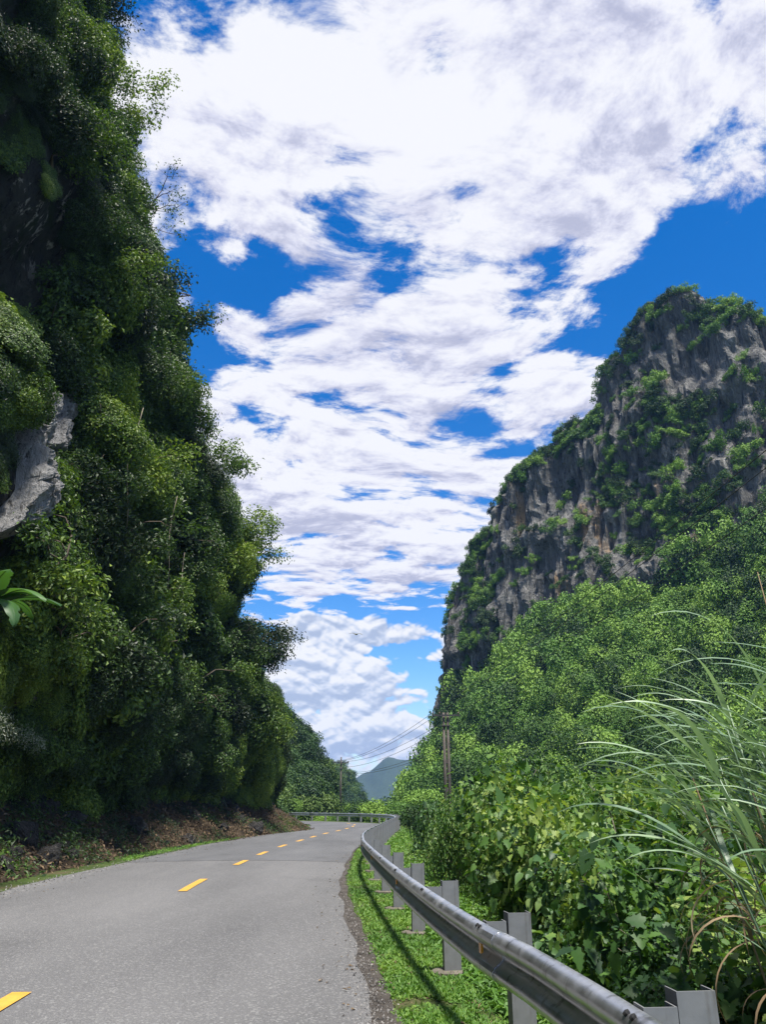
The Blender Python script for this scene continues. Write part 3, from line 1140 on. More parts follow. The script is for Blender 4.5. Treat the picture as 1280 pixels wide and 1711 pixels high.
# hanging vines and twigs on the left cliff
for k, (y, z0, z1) in enumerate([(25.2, 15.4, 10.6), (30.5, 14.0, 9.5), (33.5, 12.4, 9.6)]):
    rr = np.random.default_rng(400 + k)
    x = np.interp(y, fl[:60, 1], fl[:60, 0]) + 2.1 + .3 * rr.random()
    zz = np.linspace(z0, z1, 9)
    pts = np.column_stack([x + .12 * np.sin(zz * 1.3 + k), y + .15 * np.sin(zz * .9 + 2 * k), zz])
    mb = MB().tube(pts, np.linspace(.016, .009, 9), 5)
    for q in range(3):
        b = pts[2 + q]
        d2 = np.array([.05, rr.normal() * .2, -.6])
        mb.tube(np.array([b, b + d2 * .5, b + d2 + np.array([0, 0, -.3])]), [.009, .007, .005], 4)
    tag(link('vine', mb.mesh('vine', M['twig'], True)), 'bare woody vine hanging down the left cliff', 'vine', 'bare vines hanging on the left cliff')


# banana plant on the ledge at the far left
def banana_leaf(seed, L, W, curl):
    r = np.random.default_rng(seed)
    n, m = 26, 7
    t = np.linspace(0, 1, n)
    ang = .9 - curl * t
    dx = np.cos(ang) * L / n
    dz = np.sin(ang) * L / n
    x, z = np.cumsum(dx), np.cumsum(dz)
    wd = W * np.clip(np.abs(np.sin(np.pi * np.clip(t * .93 + .07, 0, 1))) ** .55, .05, 1)
    V = np.zeros((n, m, 3))
    for j, s in enumerate(np.linspace(-1, 1, m)):
        tear = (r.random(n) < .14) * r.random(n) * .4 if abs(s) > .9 else 0
        V[:, j, 0] = x - abs(s) * .03
        V[:, j, 1] = s * wd * (1 - tear)
        V[:, j, 2] = z + .13 * W * abs(s) ** 1.0 * 2 * (1 - t) - .20 * W * s * s
    mb = MB().add(V.reshape(-1, 3), grid_faces(n, m))
    mb.tube(np.column_stack([x, x * 0, z - .008]), np.linspace(.022, .004, n), 5)
    return mb.mesh('leaf', M['banana'], True)


bl = [banana_leaf(500 + k, 1.9, .26, [1.3, 1.7, 2.1][k]) for k in range(3)]
br = link('banana_plant', None, loc=BANANA)
tag(br, 'banana plant with broad arching leaves at the left picture edge', 'banana plant')
link('pseudostem', MB().tube([(0, 0, -.6), (.03, 0, .3), (.05, .02, 1.2)], [.12, .1, .06], 8).mesh('pseudostem', M['stem'], True), br)
for k, (az, tilt, s) in enumerate([(-60, 28, .75), (-15, 5, .95), (-35, -8, .9), (20, -2, .9), (-85, 0, .8), (60, 15, .8), (-48, 12, .9), (5, 20, .7)]):
    link('leaf', bl[k % 3], br, loc=(.05, .02, 1.15), rot=Euler((0, R(-tilt), R(az)), 'XYZ'), scale=s)

# ------------------------------------------------------------------ bank at the foot of the left cliff
bank_rock_meshes = []
for k in range(5):
    rr = np.random.default_rng(600 + k)
    th, ph = np.meshgrid(np.linspace(0, 2 * np.pi, 13)[:-1], np.linspace(.08, np.pi - .08, 8), indexing='ij')
    d = np.stack([np.cos(th) * np.sin(ph), np.sin(th) * np.sin(ph), np.cos(ph)], -1)
    q = np.round(d * 1.6 + rr.normal(size=3) * .3) / 1.6
    V = d * (.5 + .6 * fbm(d * 1.9 + k * 9, 4))[..., None] * .55 + q * .48
    a = np.arange(12 * 8).reshape(12, 8)
    a2 = np.vstack([a, a[:1]])
    f = np.stack([a2[:-1, :-1], a2[:-1, 1:], a2[1:, 1:], a2[1:, :-1]], -1).reshape(-1, 4)
    bank_rock_meshes.append(mesh_np('boulder', V.reshape(-1, 3) * np.array([1, 1, .8]), [f, np.array([a[:, 0][::-1]]), np.array([a[:, -1]])], M['boulder']))
rr = np.random.default_rng(61)
for k in range(30):
    y = 15 + 42 * rr.random() ** 1.2
    i = int(np.argmin(np.abs(fl[:corner, 1] - y)))
    of = rr.choice([2.0, 1.5, 1.0, .3, -.2])
    p = fl[i] + fn[i] * (of + .4 * rr.random())
    zg = np.interp(of + .2, [-.1, .45, 1.0, 1.55, 2.1, 2.7], [1.5, 1.15, .85, .55, .25, -.06])
    s = .16 + .42 * rr.random() ** 2 if of > 1 else .25 + .3 * rr.random()
    tag(link('boulder', bank_rock_meshes[k % 5], loc=(p[0], p[1], zg - .1 * s), rot=(rr.random(), rr.random(), rr.random() * 6), scale=(s * .8, s * (.9 + .6 * rr.random()), s * (.8 + .7 * rr.random()))),
        'rough grey rock on the earth bank below the left cliff', 'rock', 'rocks on the bank below the left cliff')

# dead leaves and low weeds on the bank
n = 15000
ii = rr.integers(0, corner, n)
ii = np.clip((corner * rr.random(n)).astype(int), 24, corner)
of = -.4 + 3.1 * rr.random(n)
zg = np.interp(of, [-.75, -.5, -.1, .45, 1.0, 1.55, 2.1, 2.7], [2.4, 1.9, 1.5, 1.15, .85, .55, .25, -.06])
p = np.column_stack([fl[ii] + fn[ii] * of[:, None] + rr.normal(size=(n, 2)) * .2, zg + .02 + .10 * rr.random(n)])
nn = np.column_stack([fn[ii] * .5, np.ones(n)]) + rr.normal(size=(n, 3)) * .45
green = fbm(p * .8, 3) + .12 * rr.random(n) > .57
v, f = leaf_quads(p[~green], nn[~green], .10 + .1 * rr.random((~green).sum()), .05 + .04 * rr.random((~green).sum()), rr)
tag(link('leaf_litter', mesh_np('leaf_litter', v, f, M['litter'])), 'brown dead leaves scattered over the roadside bank', 'leaf litter', kind='stuff')
v, f = leaf_quads(np.repeat(p[green], 3, 0) + rr.normal(size=(green.sum() * 3, 3)) * .1, np.repeat(nn[green], 3, 0) + rr.normal(size=(green.sum() * 3, 3)) * .3,
                  .09 + .1 * rr.random(green.sum() * 3), .04 + .03 * rr.random(green.sum() * 3), rr)
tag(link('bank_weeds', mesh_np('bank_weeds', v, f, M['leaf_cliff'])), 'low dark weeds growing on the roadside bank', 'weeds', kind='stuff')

# ------------------------------------------------------------------ limestone mountain on the right
ROWS = np.array([  # x, y, top, cliff foot, outward x, outward y
    (15.5, 161, 20, 17, .25, .97), (14.4, 159.6, 24, 19.5, -.6, .8), (13.8, 158, 30, 21, -.95, .3), (14.6, 156.8, 37, 22, -.93, -.37), (16.2, 155.6, 43, 23.5, -.85, -.53),
    (18.7, 153.7, 48.5, 25, -.8, -.6), (23.5, 149.5, 56, 27, -.78, -.62), (26, 147.4, 62, 29, -.77, -.64), (30.6, 143.2, 66.5, 33, -.77, -.64),
    (36.3, 137.3, 70, 37, -.77, -.64), (41, 132.5, 72, 39, -.77, -.64), (43, 130.5, 78.5, 38.5, -.76, -.65), (46, 127.3, 82.5, 38, -.74, -.67),
    (49, 124.5, 87.5, 37, -.68, -.73), (52, 121.5, 90, 36, -.6, -.8), (56, 118, 88.5, 37, -.45, -.89), (60, 115.5, 85, 42, -.3, -.95),
    (66, 113.5, 80, 49, -.15, -.99), (75, 112.5, 72, 52, 0, -1), (90, 112, 55, 40, 0, -1), (115, 112, 35, 28, 0, -1)], float)


def build_mountain():
    rows, _ = smooth_path(ROWS * np.array([1, 1, .35, .35, 8, 8]), .55)
    rows = rows / np.array([1, 1, .35, .35, 8, 8])
    rows[:, 4:] = unit(rows[:, 4:])
    NC, NT_ = 64, 60
    out = []
    zones = None
    for x, y, H, zc, nx, ny in rows:
        zc = zc - np.interp(x, [14, 20, 40, 52, 60], [2, 4, 7, 6, 0])
        dc = 1.2 + (H - zc) * .16
        df = dc + (zc + 1.5) * np.interp(x + (161 - y) * .6, [14, 18, 24, 40], [.30, .34, .62, 1.28])
        ex = np.interp(x + (161 - y) * .6, [14, 18, 26, 44], [.50, .55, .80, 1.0])
        t = np.linspace(0, 1, NC)
        d1 = 1.2 + (dc - 1.2) * t ** 1.1
        z1 = (H - 1.5) + (zc - H + 1.5) * t
        t2 = np.linspace(.02, 1, NT_)
        d2 = dc + (df - dc) * t2
        z2 = zc + (-1.5 - zc) * (t2 + .10 * np.sin(np.pi * t2)) ** ex
        bk = np.interp(x + (161 - y) * .6, [14, 17, 30], [.03, .06, 1.0])
        d = np.concatenate([np.array([-45, -25, -14, -9, -5, -3, 0]) * bk, d1, d2])
        z = np.concatenate([[-2, H * .45, H - 16, H - 7, H - 3.5, H - 1.8, H], z1, z2])
        k2 = float(sstep(np.array(x), 17, 36))
        m2 = unit(np.array([nx, ny]) * (1 - k2) + np.array([-.30, -.95]) * k2)
        dn = np.minimum(d, dc)
        dt = np.maximum(d - dc, 0)
        out.append(np.column_stack([x + nx * dn + m2[0] * dt, y + ny * dn + m2[1] * dt, z]))
    V = np.array(out)
    zone = np.concatenate([np.zeros(7), np.full(NC, 1), np.full(NT_, 2)])      # 0 top, 1 cliff, 2 wooded slope
    s = np.arange(len(V)) * .55
    S, Z = np.meshgrid(s, np.arange(V.shape[1]), indexing='ij')
    Zw = V[..., 2]
    pc = np.stack([S * .10, Zw * .028, S * 0], -1)
    butt = (fbm(pc, 3) - .5) * 9.0
    pf = np.stack([S * .42, Zw * .07, S * 0 + 4], -1)
    flute = (np.abs(fbm(pf, 4) - .5) * -2 + .35) * 4.6
    crag = (fbm(np.stack([S * .9, Zw * .4, S * 0 + 8], -1), 4) - .5) * 2.6
    ledge = (fbm(np.stack([S * .06, Zw * .16, S * 0 + 2], -1), 3) - .5) * 4.0
    wz = np.where(zone == 1, 1.0, np.where(zone == 2, .12, .25))[None, :]
    wz = wz * sstep(np.abs(Z - 6.0), 0, 6)
    dsp = (butt + flute + crag + ledge) * wz + np.where(zone == 2, 1, 0)[None, :] * (fbm(V.reshape(-1, 3) * .09, 3).reshape(S.shape) - .5) * 5
    V[..., :2] += rows[:, None, 4:] * dsp[..., None]
    top = (np.abs(fbm(np.stack([S * .30, S * 0 + 3, S * 0], -1), 5, .6) - .5) * -2 + .4) * 5.5
    V[..., 2] += top * np.exp(-np.abs(Z - 6) / 9.0)
    o = link('limestone_mountain', mesh_np('limestone_mountain', V.reshape(-1, 3), grid_faces(*V.shape[:2]), M['limestone'], False))
    o.data.materials.append(M['forest_floor'])
    fz = np.tile((zone[:-1] == 2).astype(np.int32), len(V) - 1)
    o.data.polygons.foreach_set('material_index', fz)
    tag(o, 'steep grey limestone mountain with wooded lower slope', 'mountain', kind='structure')
    return V, zone


MV, MZ = build_mountain()

hill_protos, fine_crowns = [], []
for k in range(6):
    r = np.random.default_rng(700 + k)
    lob = [((0, 0, 2.7), (1.5, 1.5, 1.5))]
    for q in range(9 + k % 4):
        a = r.random() * 6.28
        rr_ = .8 + 1.3 * r.random()
        s = .7 + .7 * r.random()
        lob.append(((math.cos(a) * rr_, math.sin(a) * rr_, 1.6 + 2.4 * r.random()), (s, s, s * .95)))
    cm = crown_mesh('tree_crown', lob, 1700, .33, .22, M['leaf_hill'], 720 + k, upn=.18, jit=.32, up=.3, inner=.25)
    tm = limb_mesh('tree_trunk', r, 2.6, .13, M['bark'], 4)
    hill_protos.append((cm, tm))
    fine_crowns.append(crown_mesh('tree_crown', lob, 2900, .26, .17, M['leaf_hill'], 740 + k, upn=.15, jit=.30, up=.3, inner=.22))
rock_shrub_meshes = []
for k in range(5):
    r = np.random.default_rng(760 + k)
    lob = []
    for q in range(12):
        a, d_ = r.random() * 6.28, 1.9 * r.random() ** .6
        s_ = .28 + .45 * r.random()
        lob.append(((math.cos(a) * d_ * 1.25, math.sin(a) * d_, .25 + .5 * r.random()), (s_ * 1.1, s_ * 1.1, s_)))
    rock_shrub_meshes.append(crown_mesh('rock_shrub', lob, 1100, .24, .15, M['leaf_hill'], 770 + k, upn=.4, jit=.5, inner=.6))
tree_meshes = []
for cm, tm in hill_protos + [(fine_crowns[k], hill_protos[k][1]) for k in range(6)]:      # far trees: trunk and crown in one mesh
    a = np.empty(len(cm.vertices) * 3)
    cm.vertices.foreach_get('co', a)
    b = np.empty(len(tm.vertices) * 3)
    tm.vertices.foreach_get('co', b)
    fq = np.array([p.vertices[:] for p in cm.polygons if len(p.vertices) == 4])
    tq = np.array([p.vertices[:] for p in tm.polygons if len(p.vertices) == 4]) + len(cm.vertices)
    me = mesh_np('tree', np.concatenate([a.reshape(-1, 3), b.reshape(-1, 3)]), np.concatenate([fq, tq]), M['leaf_hill'])
    me.materials.append(M['bark'])
    mi = np.concatenate([np.zeros(len(fq), np.int32), np.ones(len(tq), np.int32)])
    me.polygons.foreach_set('material_index', mi)
    tree_meshes.append(me)


def mountain_keep(c, n):
    u, vv, zc = project(c)
    inside = (u > .4) & (u < 1.12) & (vv > .2) & (vv < .95) & (zc > 3)
    zone = (MZ[:-1] if len(MZ) == c.shape[1] + 1 else MZ)[None, :]
    face = ((np.array([0, 0, 1.6]) - c) * n).sum(-1)
    patch = fbm(np.stack([c[..., 0] * .05, c[..., 1] * .05, c[..., 2] * .035], -1) + 3, 3)
    slope = np.clip(n[..., 2] * 1.6 + .25, .05, 1)
    wcliff = sstep(patch, .52, .62) * 1.2 + .15
    wcliff = wcliff * slope
    rim = (np.arange(c.shape[1])[None, :] >= 3) & (np.arange(c.shape[1])[None, :] < 12)
    w = np.where(zone == 2, 1.0, np.where(rim, np.where(c[..., 2] > 74, .35, .8), wcliff))
    w = w * np.where(rim, 1, face > -.1 * np.linalg.norm(c, axis=-1))
    return w * inside


r = np.random.default_rng(21)
P, N = scatter_grid(MV[:, ::-1], 3600, r, lambda c, n: mountain_keep(c[:, ::-1], n[:, ::-1])[:, ::-1])
# on the open rock the plants stay small
Vz = MV[..., 2]
d0 = P[:, None, :2] - ROWS[None, :, :2]
j = np.argmin((d0 ** 2).sum(-1), 1)
rock = P[:, 2] > ROWS[j, 3] - np.interp(ROWS[j, 0], [14, 20, 40, 52, 60], [2, 4, 7, 6, 0]) + 1.0
sc = np.where(rock, .45 + .75 * r.random(len(P)) ** 1.6, .40 + .85 * r.random(len(P)) ** 1.6)
u, vv, zc = project(P)
size = sc / zc * ((u > .5) & (u < 1.02) & (vv > .25) & (vv < .78))
order = np.argsort(-size)
things, taken = [], []
for i in order:
    if len(things) >= 290:
        break
    if taken and np.min(np.linalg.norm(np.array(taken) - P[i], axis=1)) < 2.6 * sc[i]:
        continue
    things.append(i)
    taken.append(P[i])
# a share of the small trees on the rock are things too
rocky = [i for i in r.permutation(len(P)) if rock[i] and size[i] > 0][:60]
src_far, src_near, rock_src = [], [], []
for k, i in enumerate(list(dict.fromkeys(things[:230] + rocky))):
    if rock[i]:
        dz = ROWS[j[i], 2] - P[i][2]
        t = 'around the summit' if P[i][2] > 76 else ('along the stepped skyline' if dz < 7 else ('at its sharp left end' if P[i][0] < 28 else ('in the middle of the face' if P[i][0] < 48 else 'below the summit')))
        lab, grp = 'small green shrub clinging to the limestone mountain ' + t, 'limestone shrubs ' + t
        rot, nm, cat = orient(N[i], .35, r.random() * 6.28), 'rock_shrub', 'shrub'
    else:
        x_, z_ = P[i][0], P[i][2]
        t = 'just under the bare rock' if z_ > ROWS[j[i], 3] - 7 else (('low down near the twin pole' if x_ < 16 else ('low down behind the middle of the thicket' if x_ < 27 else 'low down behind the tall grass')) if z_ < 10 else ('left, beside the twin pole' if x_ < 20 else ('halfway up, left of the tall grass' if x_ < 36 else 'halfway up, behind the tall grass')))
        lab, grp = 'green tree on the wooded mountain slope ' + t, 'slope trees ' + t
        rot, nm, cat = (r.normal() * .08, r.normal() * .08, r.random() * 6.28), 'tree', 'tree'
    s = sc[i]
    sink = np.zeros(3) if rock[i] else np.array([0, 0, .9 * s]) + N[i] * .5 * s
    o = link(nm, rock_shrub_meshes[k % 5] if rock[i] else tree_meshes[k % 6 + (6 if zc[i] < 112 else 0)], loc=tuple(P[i] - sink), rot=rot, scale=(s, s, s * (.75 + .85 * r.random())))
    tag(o, lab, cat, grp)
    if not rock[i]:
        src_far.append(o) if zc[i] >= 112 else src_near.append(o)
    if rock[i] and len(rock_src) < 5:
        rock_src.append(o)
tset = set(things[:230] + rocky)
hill_src = src_far[:6] + src_near[:6]
nf = len(src_far[:6])
rest = [i for i in range(len(P)) if i not in tset]
for nm, sel, srcs, lab in (('mountain_woodland', [i for i in rest if not rock[i]], hill_src, 'dense green woodland covering the mountain slope'),
                           ('rock_greenery', [i for i in rest if rock[i]], rock_src, 'scattered greenery on the ledges of the limestone face')):
    on = nm == 'rock_greenery'
    rot = [tuple(orient(N[i], .35, r.random() * 6.28)) if on else (0, 0, r.random() * 6.28) for i in sel]
    scl = [(sc[i], sc[i], sc[i] * (.7 + (.5 if on else .9) * r.random())) for i in sel]
    pos = [P[i] if on else P[i] - np.array([0, 0, .9 * sc[i]]) - N[i] * .5 * sc[i] for i in sel]
    pick = [i % len(srcs) if on else (i % nf if zc[i] >= 112 else nf + i % (len(srcs) - nf)) for i in sel]
    tag(instancer(nm, pos, rot, scl, pick, srcs), lab, 'woodland' if not on else 'greenery', kind='stuff')

# ------------------------------------------------------------------ farther hills
def heightfield(name, x, y, fn_, mat, label, cat):
    X, Y = np.meshgrid(x, y, indexing='ij')
    Z = fn_(X, Y)
    V = np.stack([X, Y, Z], -1)
    o = link(name, mesh_np(name, V.reshape(-1, 3), grid_faces(len(x), len(y)), mat, True))
    tag(o, label, cat, kind='structure')
    return V


def hill1(X, Y):
    p = np.interp(X, [-90, -45, -30, -22, -17.5, -14.5, -12.3, -10, -8.6, -6], [44, 36, 27, 20, 15.8, 13.6, 10.6, 6.8, 2.5, -2])
    return p * np.exp(-((Y - 132) / 26) ** 2) + (fbm(np.stack([X * .2, Y * .2, X * 0], -1), 3) - .5) * 2.5 - 1.4


def hill2(X, Y):
    p = np.interp(X, [-120, -60, -30, -22, -18.5, -15.5, -12.2, -10.3, -4], [40, 30, 20, 15, 15.5, 14.0, 10.0, 4.5, -2])
    return p * np.exp(-((Y - 300) / 40) ** 2) + (fbm(np.stack([X * .1, Y * .1, X * 0], -1), 3) - .5) * 3 - 1.4


def far_ridge(X, Y):
    q = X + 14 * (fbm(np.stack([Y * .01, Y * 0, Y * 0], -1), 2) - .5)
    p = np.interp(q, [-420, -260, -140, -85, -56, -39, -22, -9, 3, 11, 22, 30, 48, 67, 130, 220, 420], [3, 12, 22, 32, 46, 57, 63, 74, 86, 89.5, 87, 84, 82, 87, 95, 70, 20])
    b = np.exp(-((Y - 1500) / 130) ** 2)
    rg = np.abs(fbm(np.stack([X * .022, Y * .014, X * 0], -1), 4) - .5) * 2
    return p * b * (1 - .30 * rg * (1 - b ** 4)) + (fbm(np.stack([X * .06, Y * .06, X * 0], -1), 4) - .5) * 7 - 4


H1 = heightfield('hill', np.arange(-90, -3, 1.6), np.arange(85, 190, 2.5), hill1, M['forest_floor'], 'wooded hillside behind the left cliff where the road bends', 'hill')
H2 = heightfield('hill', np.arange(-120, 0, 2.5), np.arange(220, 400, 4.5), hill2, M['forest_floor'], 'small darker wooded hill behind the far utility pole', 'hill')
heightfield('mountain', np.arange(-420, 420, 5.0), np.arange(1200, 1840, 8.0), far_ridge, M['forest_floor'], 'distant blue mountain closing the valley', 'mountain')


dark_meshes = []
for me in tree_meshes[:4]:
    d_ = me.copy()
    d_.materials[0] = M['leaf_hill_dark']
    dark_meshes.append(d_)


def wood_on(V, n, smin, smax, seed, umax, name, label, lab_tree, grp, nthing=24):
    r = np.random.default_rng(seed)

    def keep(c, nn):
        u, vv, zc = project(c)
        return ((u > .2) & (u < umax) & (c[..., 2] > -.6) & (((np.array([0, 0, 1.6]) - c) * nn).sum(-1) > -8)).astype(float)
    P, N = scatter_grid(V, n, r, keep)
    sc = smin + (smax - smin) * r.random(n)
    u, vv, zc = project(P)
    order = np.argsort(zc)
    vis = [i for i in order if u[i] > .36]
    t = set(vis[::max(1, len(vis) // nthing)][:nthing])
    srcs = []
    for k, i in enumerate(t):
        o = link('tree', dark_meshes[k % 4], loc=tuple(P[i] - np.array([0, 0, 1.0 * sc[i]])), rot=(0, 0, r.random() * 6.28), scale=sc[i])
        tag(o, lab_tree, 'tree', grp)
        if len(srcs) < 4:
            srcs.append(o)
    rest = [i for i in range(n) if i not in t]
    o = instancer(name, [P[i] - np.array([0, 0, 1.0 * sc[i]]) for i in rest], [(0, 0, r.random() * 6.28) for i in rest], [(sc[i],) * 3 for i in rest], [i % 4 for i in rest], srcs)
    tag(o, label, 'woodland', kind='stuff')


wood_on(H1, 620, .5, .95, 31, .47, 'hillside_woodland', 'woodland covering the hillside behind the left cliff', 'tree in the wood on the hillside behind the left cliff', 'trees on the hillside behind the left cliff')
wood_on(H2, 420, .8, 1.3, 32, .5, 'distant_woodland', 'woodland covering the small hill behind the far pole', 'tree on the small wooded hill behind the far pole', 'trees on the small hill behind the far pole', 12)

# trees and bushes across the bend
near_tree_protos = []
for k in range(3):
    r = np.random.default_rng(800 + k)
    lob = rand_lobes(r, 10, 1.6, .9)
    near_tree_protos.append((crown_mesh('bush_foliage', lob, 4800, .17, .10, M['leaf_hill'], 810 + k, upn=.3, jit=.4, inner=.28), limb_mesh('bush_stem', r, 1.6, .07, M['bark'], 5)))
r = np.random.default_rng(41)
bend = [(-11, 97, .9), (-9, 99, .75), (-7.4, 98, .8), (-6.2, 100, .65), (-4.8, 97.5, .8), (-3.6, 96.5, 1.0), (-2.2, 99, 1.3), (-.8, 96, 1.35), (.6, 93, 1.5), (1.6, 89, 1.35), (2.4, 95, 1.6), (-1.6, 104, 1.4),
        (-3, 106, 1.2), (-8.5, 106, 1.1), (-12, 104, 1.2), (-14.5, 100, 1.0), (3.6, 84, 1.3), (2.6, 79, 1.0), (4.5, 90, 1.6), (-5.2, 112, 1.2), (-10, 114, 1.4), (-17, 106, 1.4), (0.2, 110, 1.4), (3.2, 104, 1.6)]
for k, (x, y, s) in enumerate(bend):
    f, t = near_tree_protos[k % 3]
    plant('tree', (x, y, float(ground_z(x, y)) - .1), (0, 0, r.random() * 6.28), (s, s, s * (.9 + .3 * r.random())), f, t,
          'dense green tree behind the far guardrail on the bend', 'tree', 'trees behind the far guardrail on the bend', ('crown', 'trunk'))

# bushes between the near thicket and the mountain
k = 0
pts = []
while len(pts) < 80:
    y = 24 + 62 * r.random()
    x = np.interp(y, rl[:300, 1], rl[:300, 0]) + 1.8 + (.58 * y + 3) * r.random() ** 1.1
    if pts and min((x - a) ** 2 + (y - b) ** 2 for a, b, _ in pts) < 1.1 ** 2 * (y / 30):
        continue
    pts.append((x, y, (.7 + .45 * r.random()) * (1 + .002 * (y - 24))))
for k, (x, y, s) in enumerate(pts):
    f, t = near_tree_protos[k % 3]
    plant('bush', (x, y, float(ground_z(x, y)) - .15), (0, 0, r.random() * 6.28), (s, s, s * (.75 + .45 * r.random())), f, t,
          'rounded green bush on the valley floor between the thicket and mountain', 'bush', 'bushes on the valley floor by the mountain')

# ------------------------------------------------------------------ guardrail
rail_root = link('guardrail', None, loc=(0, 0, 0))
tag(rail_root, 'galvanised steel guardrail curving along the right side of the road', 'guardrail')
prof = np.array([(.006, .158), (.030, .156), (.062, .140), (.082, .112), (.084, .086), (.066, .060), (.030, .036), (.008, .016), (.002, 0), (.008, -.016), (.030, -.036), (.066, -.060),
                 (.084, -.086), (.082, -.112), (.062, -.140), (.030, -.156), (.006, -.158)])
pt = np.gradient(prof, axis=0)
pn = unit(np.stack([pt[:, 1], -pt[:, 0]], 1))
back = prof + pn * .006 * np.sign(pn[:, :1] * -1 + 1e-9)
back = prof + np.stack([-np.ones(len(prof)) * .006, np.zeros(len(prof))], 1)
ring = np.vstack([prof, back[::-1]])
ZC = .625
POST_STEP = 2.6
k_first = float(rs[np.argmin(np.abs(rl[:, 1] - 8.98) + (rs > 60) * 99)])
post_s = np.arange(k_first - 3 * POST_STEP, rs[-1] - 1, POST_STEP)


def at_rail(s):
    p = np.array([np.interp(s, rs, rl[:, 0]), np.interp(s, rs, rl[:, 1])])
    n = unit(np.array([np.interp(s, rs, rn[:, 0]), np.interp(s, rs, rn[:, 1])]))
    return p, n


PANEL = 2 * POST_STEP
start = post_s[0] - .4
pi = 0
while start < rs[-1] - 1:
    end = min(start + PANEL + .32, rs[-1])
    ss = np.linspace(start, end, 13 if start < 45 else 9)
    V = []
    for q, s in enumerate(ss):
        p, n = at_rail(s)
        o_ = ring[:, 0] + (.004 if pi % 2 else 0) + (.0045 if q == len(ss) - 1 else 0)
        V.append(np.column_stack([p[0] - n[0] * o_, p[1] - n[1] * o_, ZC + ring[:, 1]]))
    V = np.array(V)
    m_ = len(ring)
    a = np.arange(len(ss) * m_).reshape(len(ss), m_)
    a2 = np.hstack([a, a[:, :1]])
    f = np.stack([a2[:-1, :-1], a2[:-1, 1:], a2[1:, 1:], a2[1:, :-1]], -1).reshape(-1, 4)
    half = m_ // 2
    caps = []
    for e in (0, len(ss) - 1):
        for c in range(half - 1):
            caps.append((a[e, c], a[e, c + 1], a[e, m_ - 2 - c], a[e, m_ - 1 - c]))
    link('beam', mesh_np('beam', V.reshape(-1, 3), np.concatenate([f, np.array(caps)]), M['galv'], True), rail_root)
    start += PANEL
    pi += 1


def channel(w_, d_, h, th=.008):
    """U channel standing on z = 0: web on the -y side, flanges to +y"""
    o_ = np.array([(-w_ / 2, d_), (-w_ / 2, 0), (w_ / 2, 0), (w_ / 2, d_), (w_ / 2 - th, d_), (w_ / 2 - th, th), (-w_ / 2 + th, th), (-w_ / 2 + th, d_)])
    v = np.vstack([np.column_stack([o_, np.zeros(8)]), np.column_stack([o_, np.full(8, h)])])
    q = [(i, (i + 1) % 8, 8 + (i + 1) % 8, 8 + i) for i in range(8)]
    for z in (0, 8):
        for c in ((0, 1, 6, 7), (1, 2, 5, 6), (2, 3, 4, 5)):
            q.append(tuple(z + i for i in c))
    return v, q


post_mesh = MB().add(*channel(.175, .12, 1.25)).mesh('post', M['galv_post'])
block_mesh = MB().add(*channel(.15, .11, .34)).mesh('spacer_block', M['galv_post'])
plinth_mesh = MB().tube([(0, 0, -.08), (0, 0, .012), (0, 0, .022)], [.21, .205, .19], 8).mesh('footing', M['concrete'])
bolt_mesh = MB().tube([(0, 0, -.004), (0, 0, .008), (0, 0, .012)], [.016, .016, .008], 7).mesh('bolt', M['bolt'])
refl_mesh = MB().box((0, 0, 0), (.012, .05, .055)).box((-.008, 0, 0), (.006, .06, .065)).mesh('reflector', M['reflector'])
for k, s in enumerate(post_s):
    p, n = at_rail(s)
    ang = math.atan2(n[1], n[0])
    tilt = random.uniform(-.012, .012)
    q = p + n * .252
    po = link('post', post_mesh, rail_root, loc=(q[0], q[1], -.40), rot=(tilt, tilt * .5, ang))
    if p[1] < 60:
        link('footing', plinth_mesh, po, loc=(0, .05, .40), scale=(1.15, .85, 1))
    q = p + n * .077
    link('spacer_block', block_mesh, rail_root, loc=(q[0], q[1], .455), rot=(0, 0, ang))
    if p[1] < 45:
        for e in (-.035, .035):
            t = np.array([-n[1], n[0]])
            q = p - n * .060 + t * e
            b = link('bolt', bolt_mesh, rail_root, loc=(q[0], q[1], ZC + .1435))
            b.rotation_euler = Vector((-n[0] * .62, -n[1] * .62, .78)).to_track_quat('Z', 'Y').to_euler()
    if k % 2 == 0 and 3 < p[1] < 45:
        q = p - n * .045
        link('reflector', refl_mesh, rail_root, loc=(q[0], q[1], ZC), rot=(0, 0, ang))

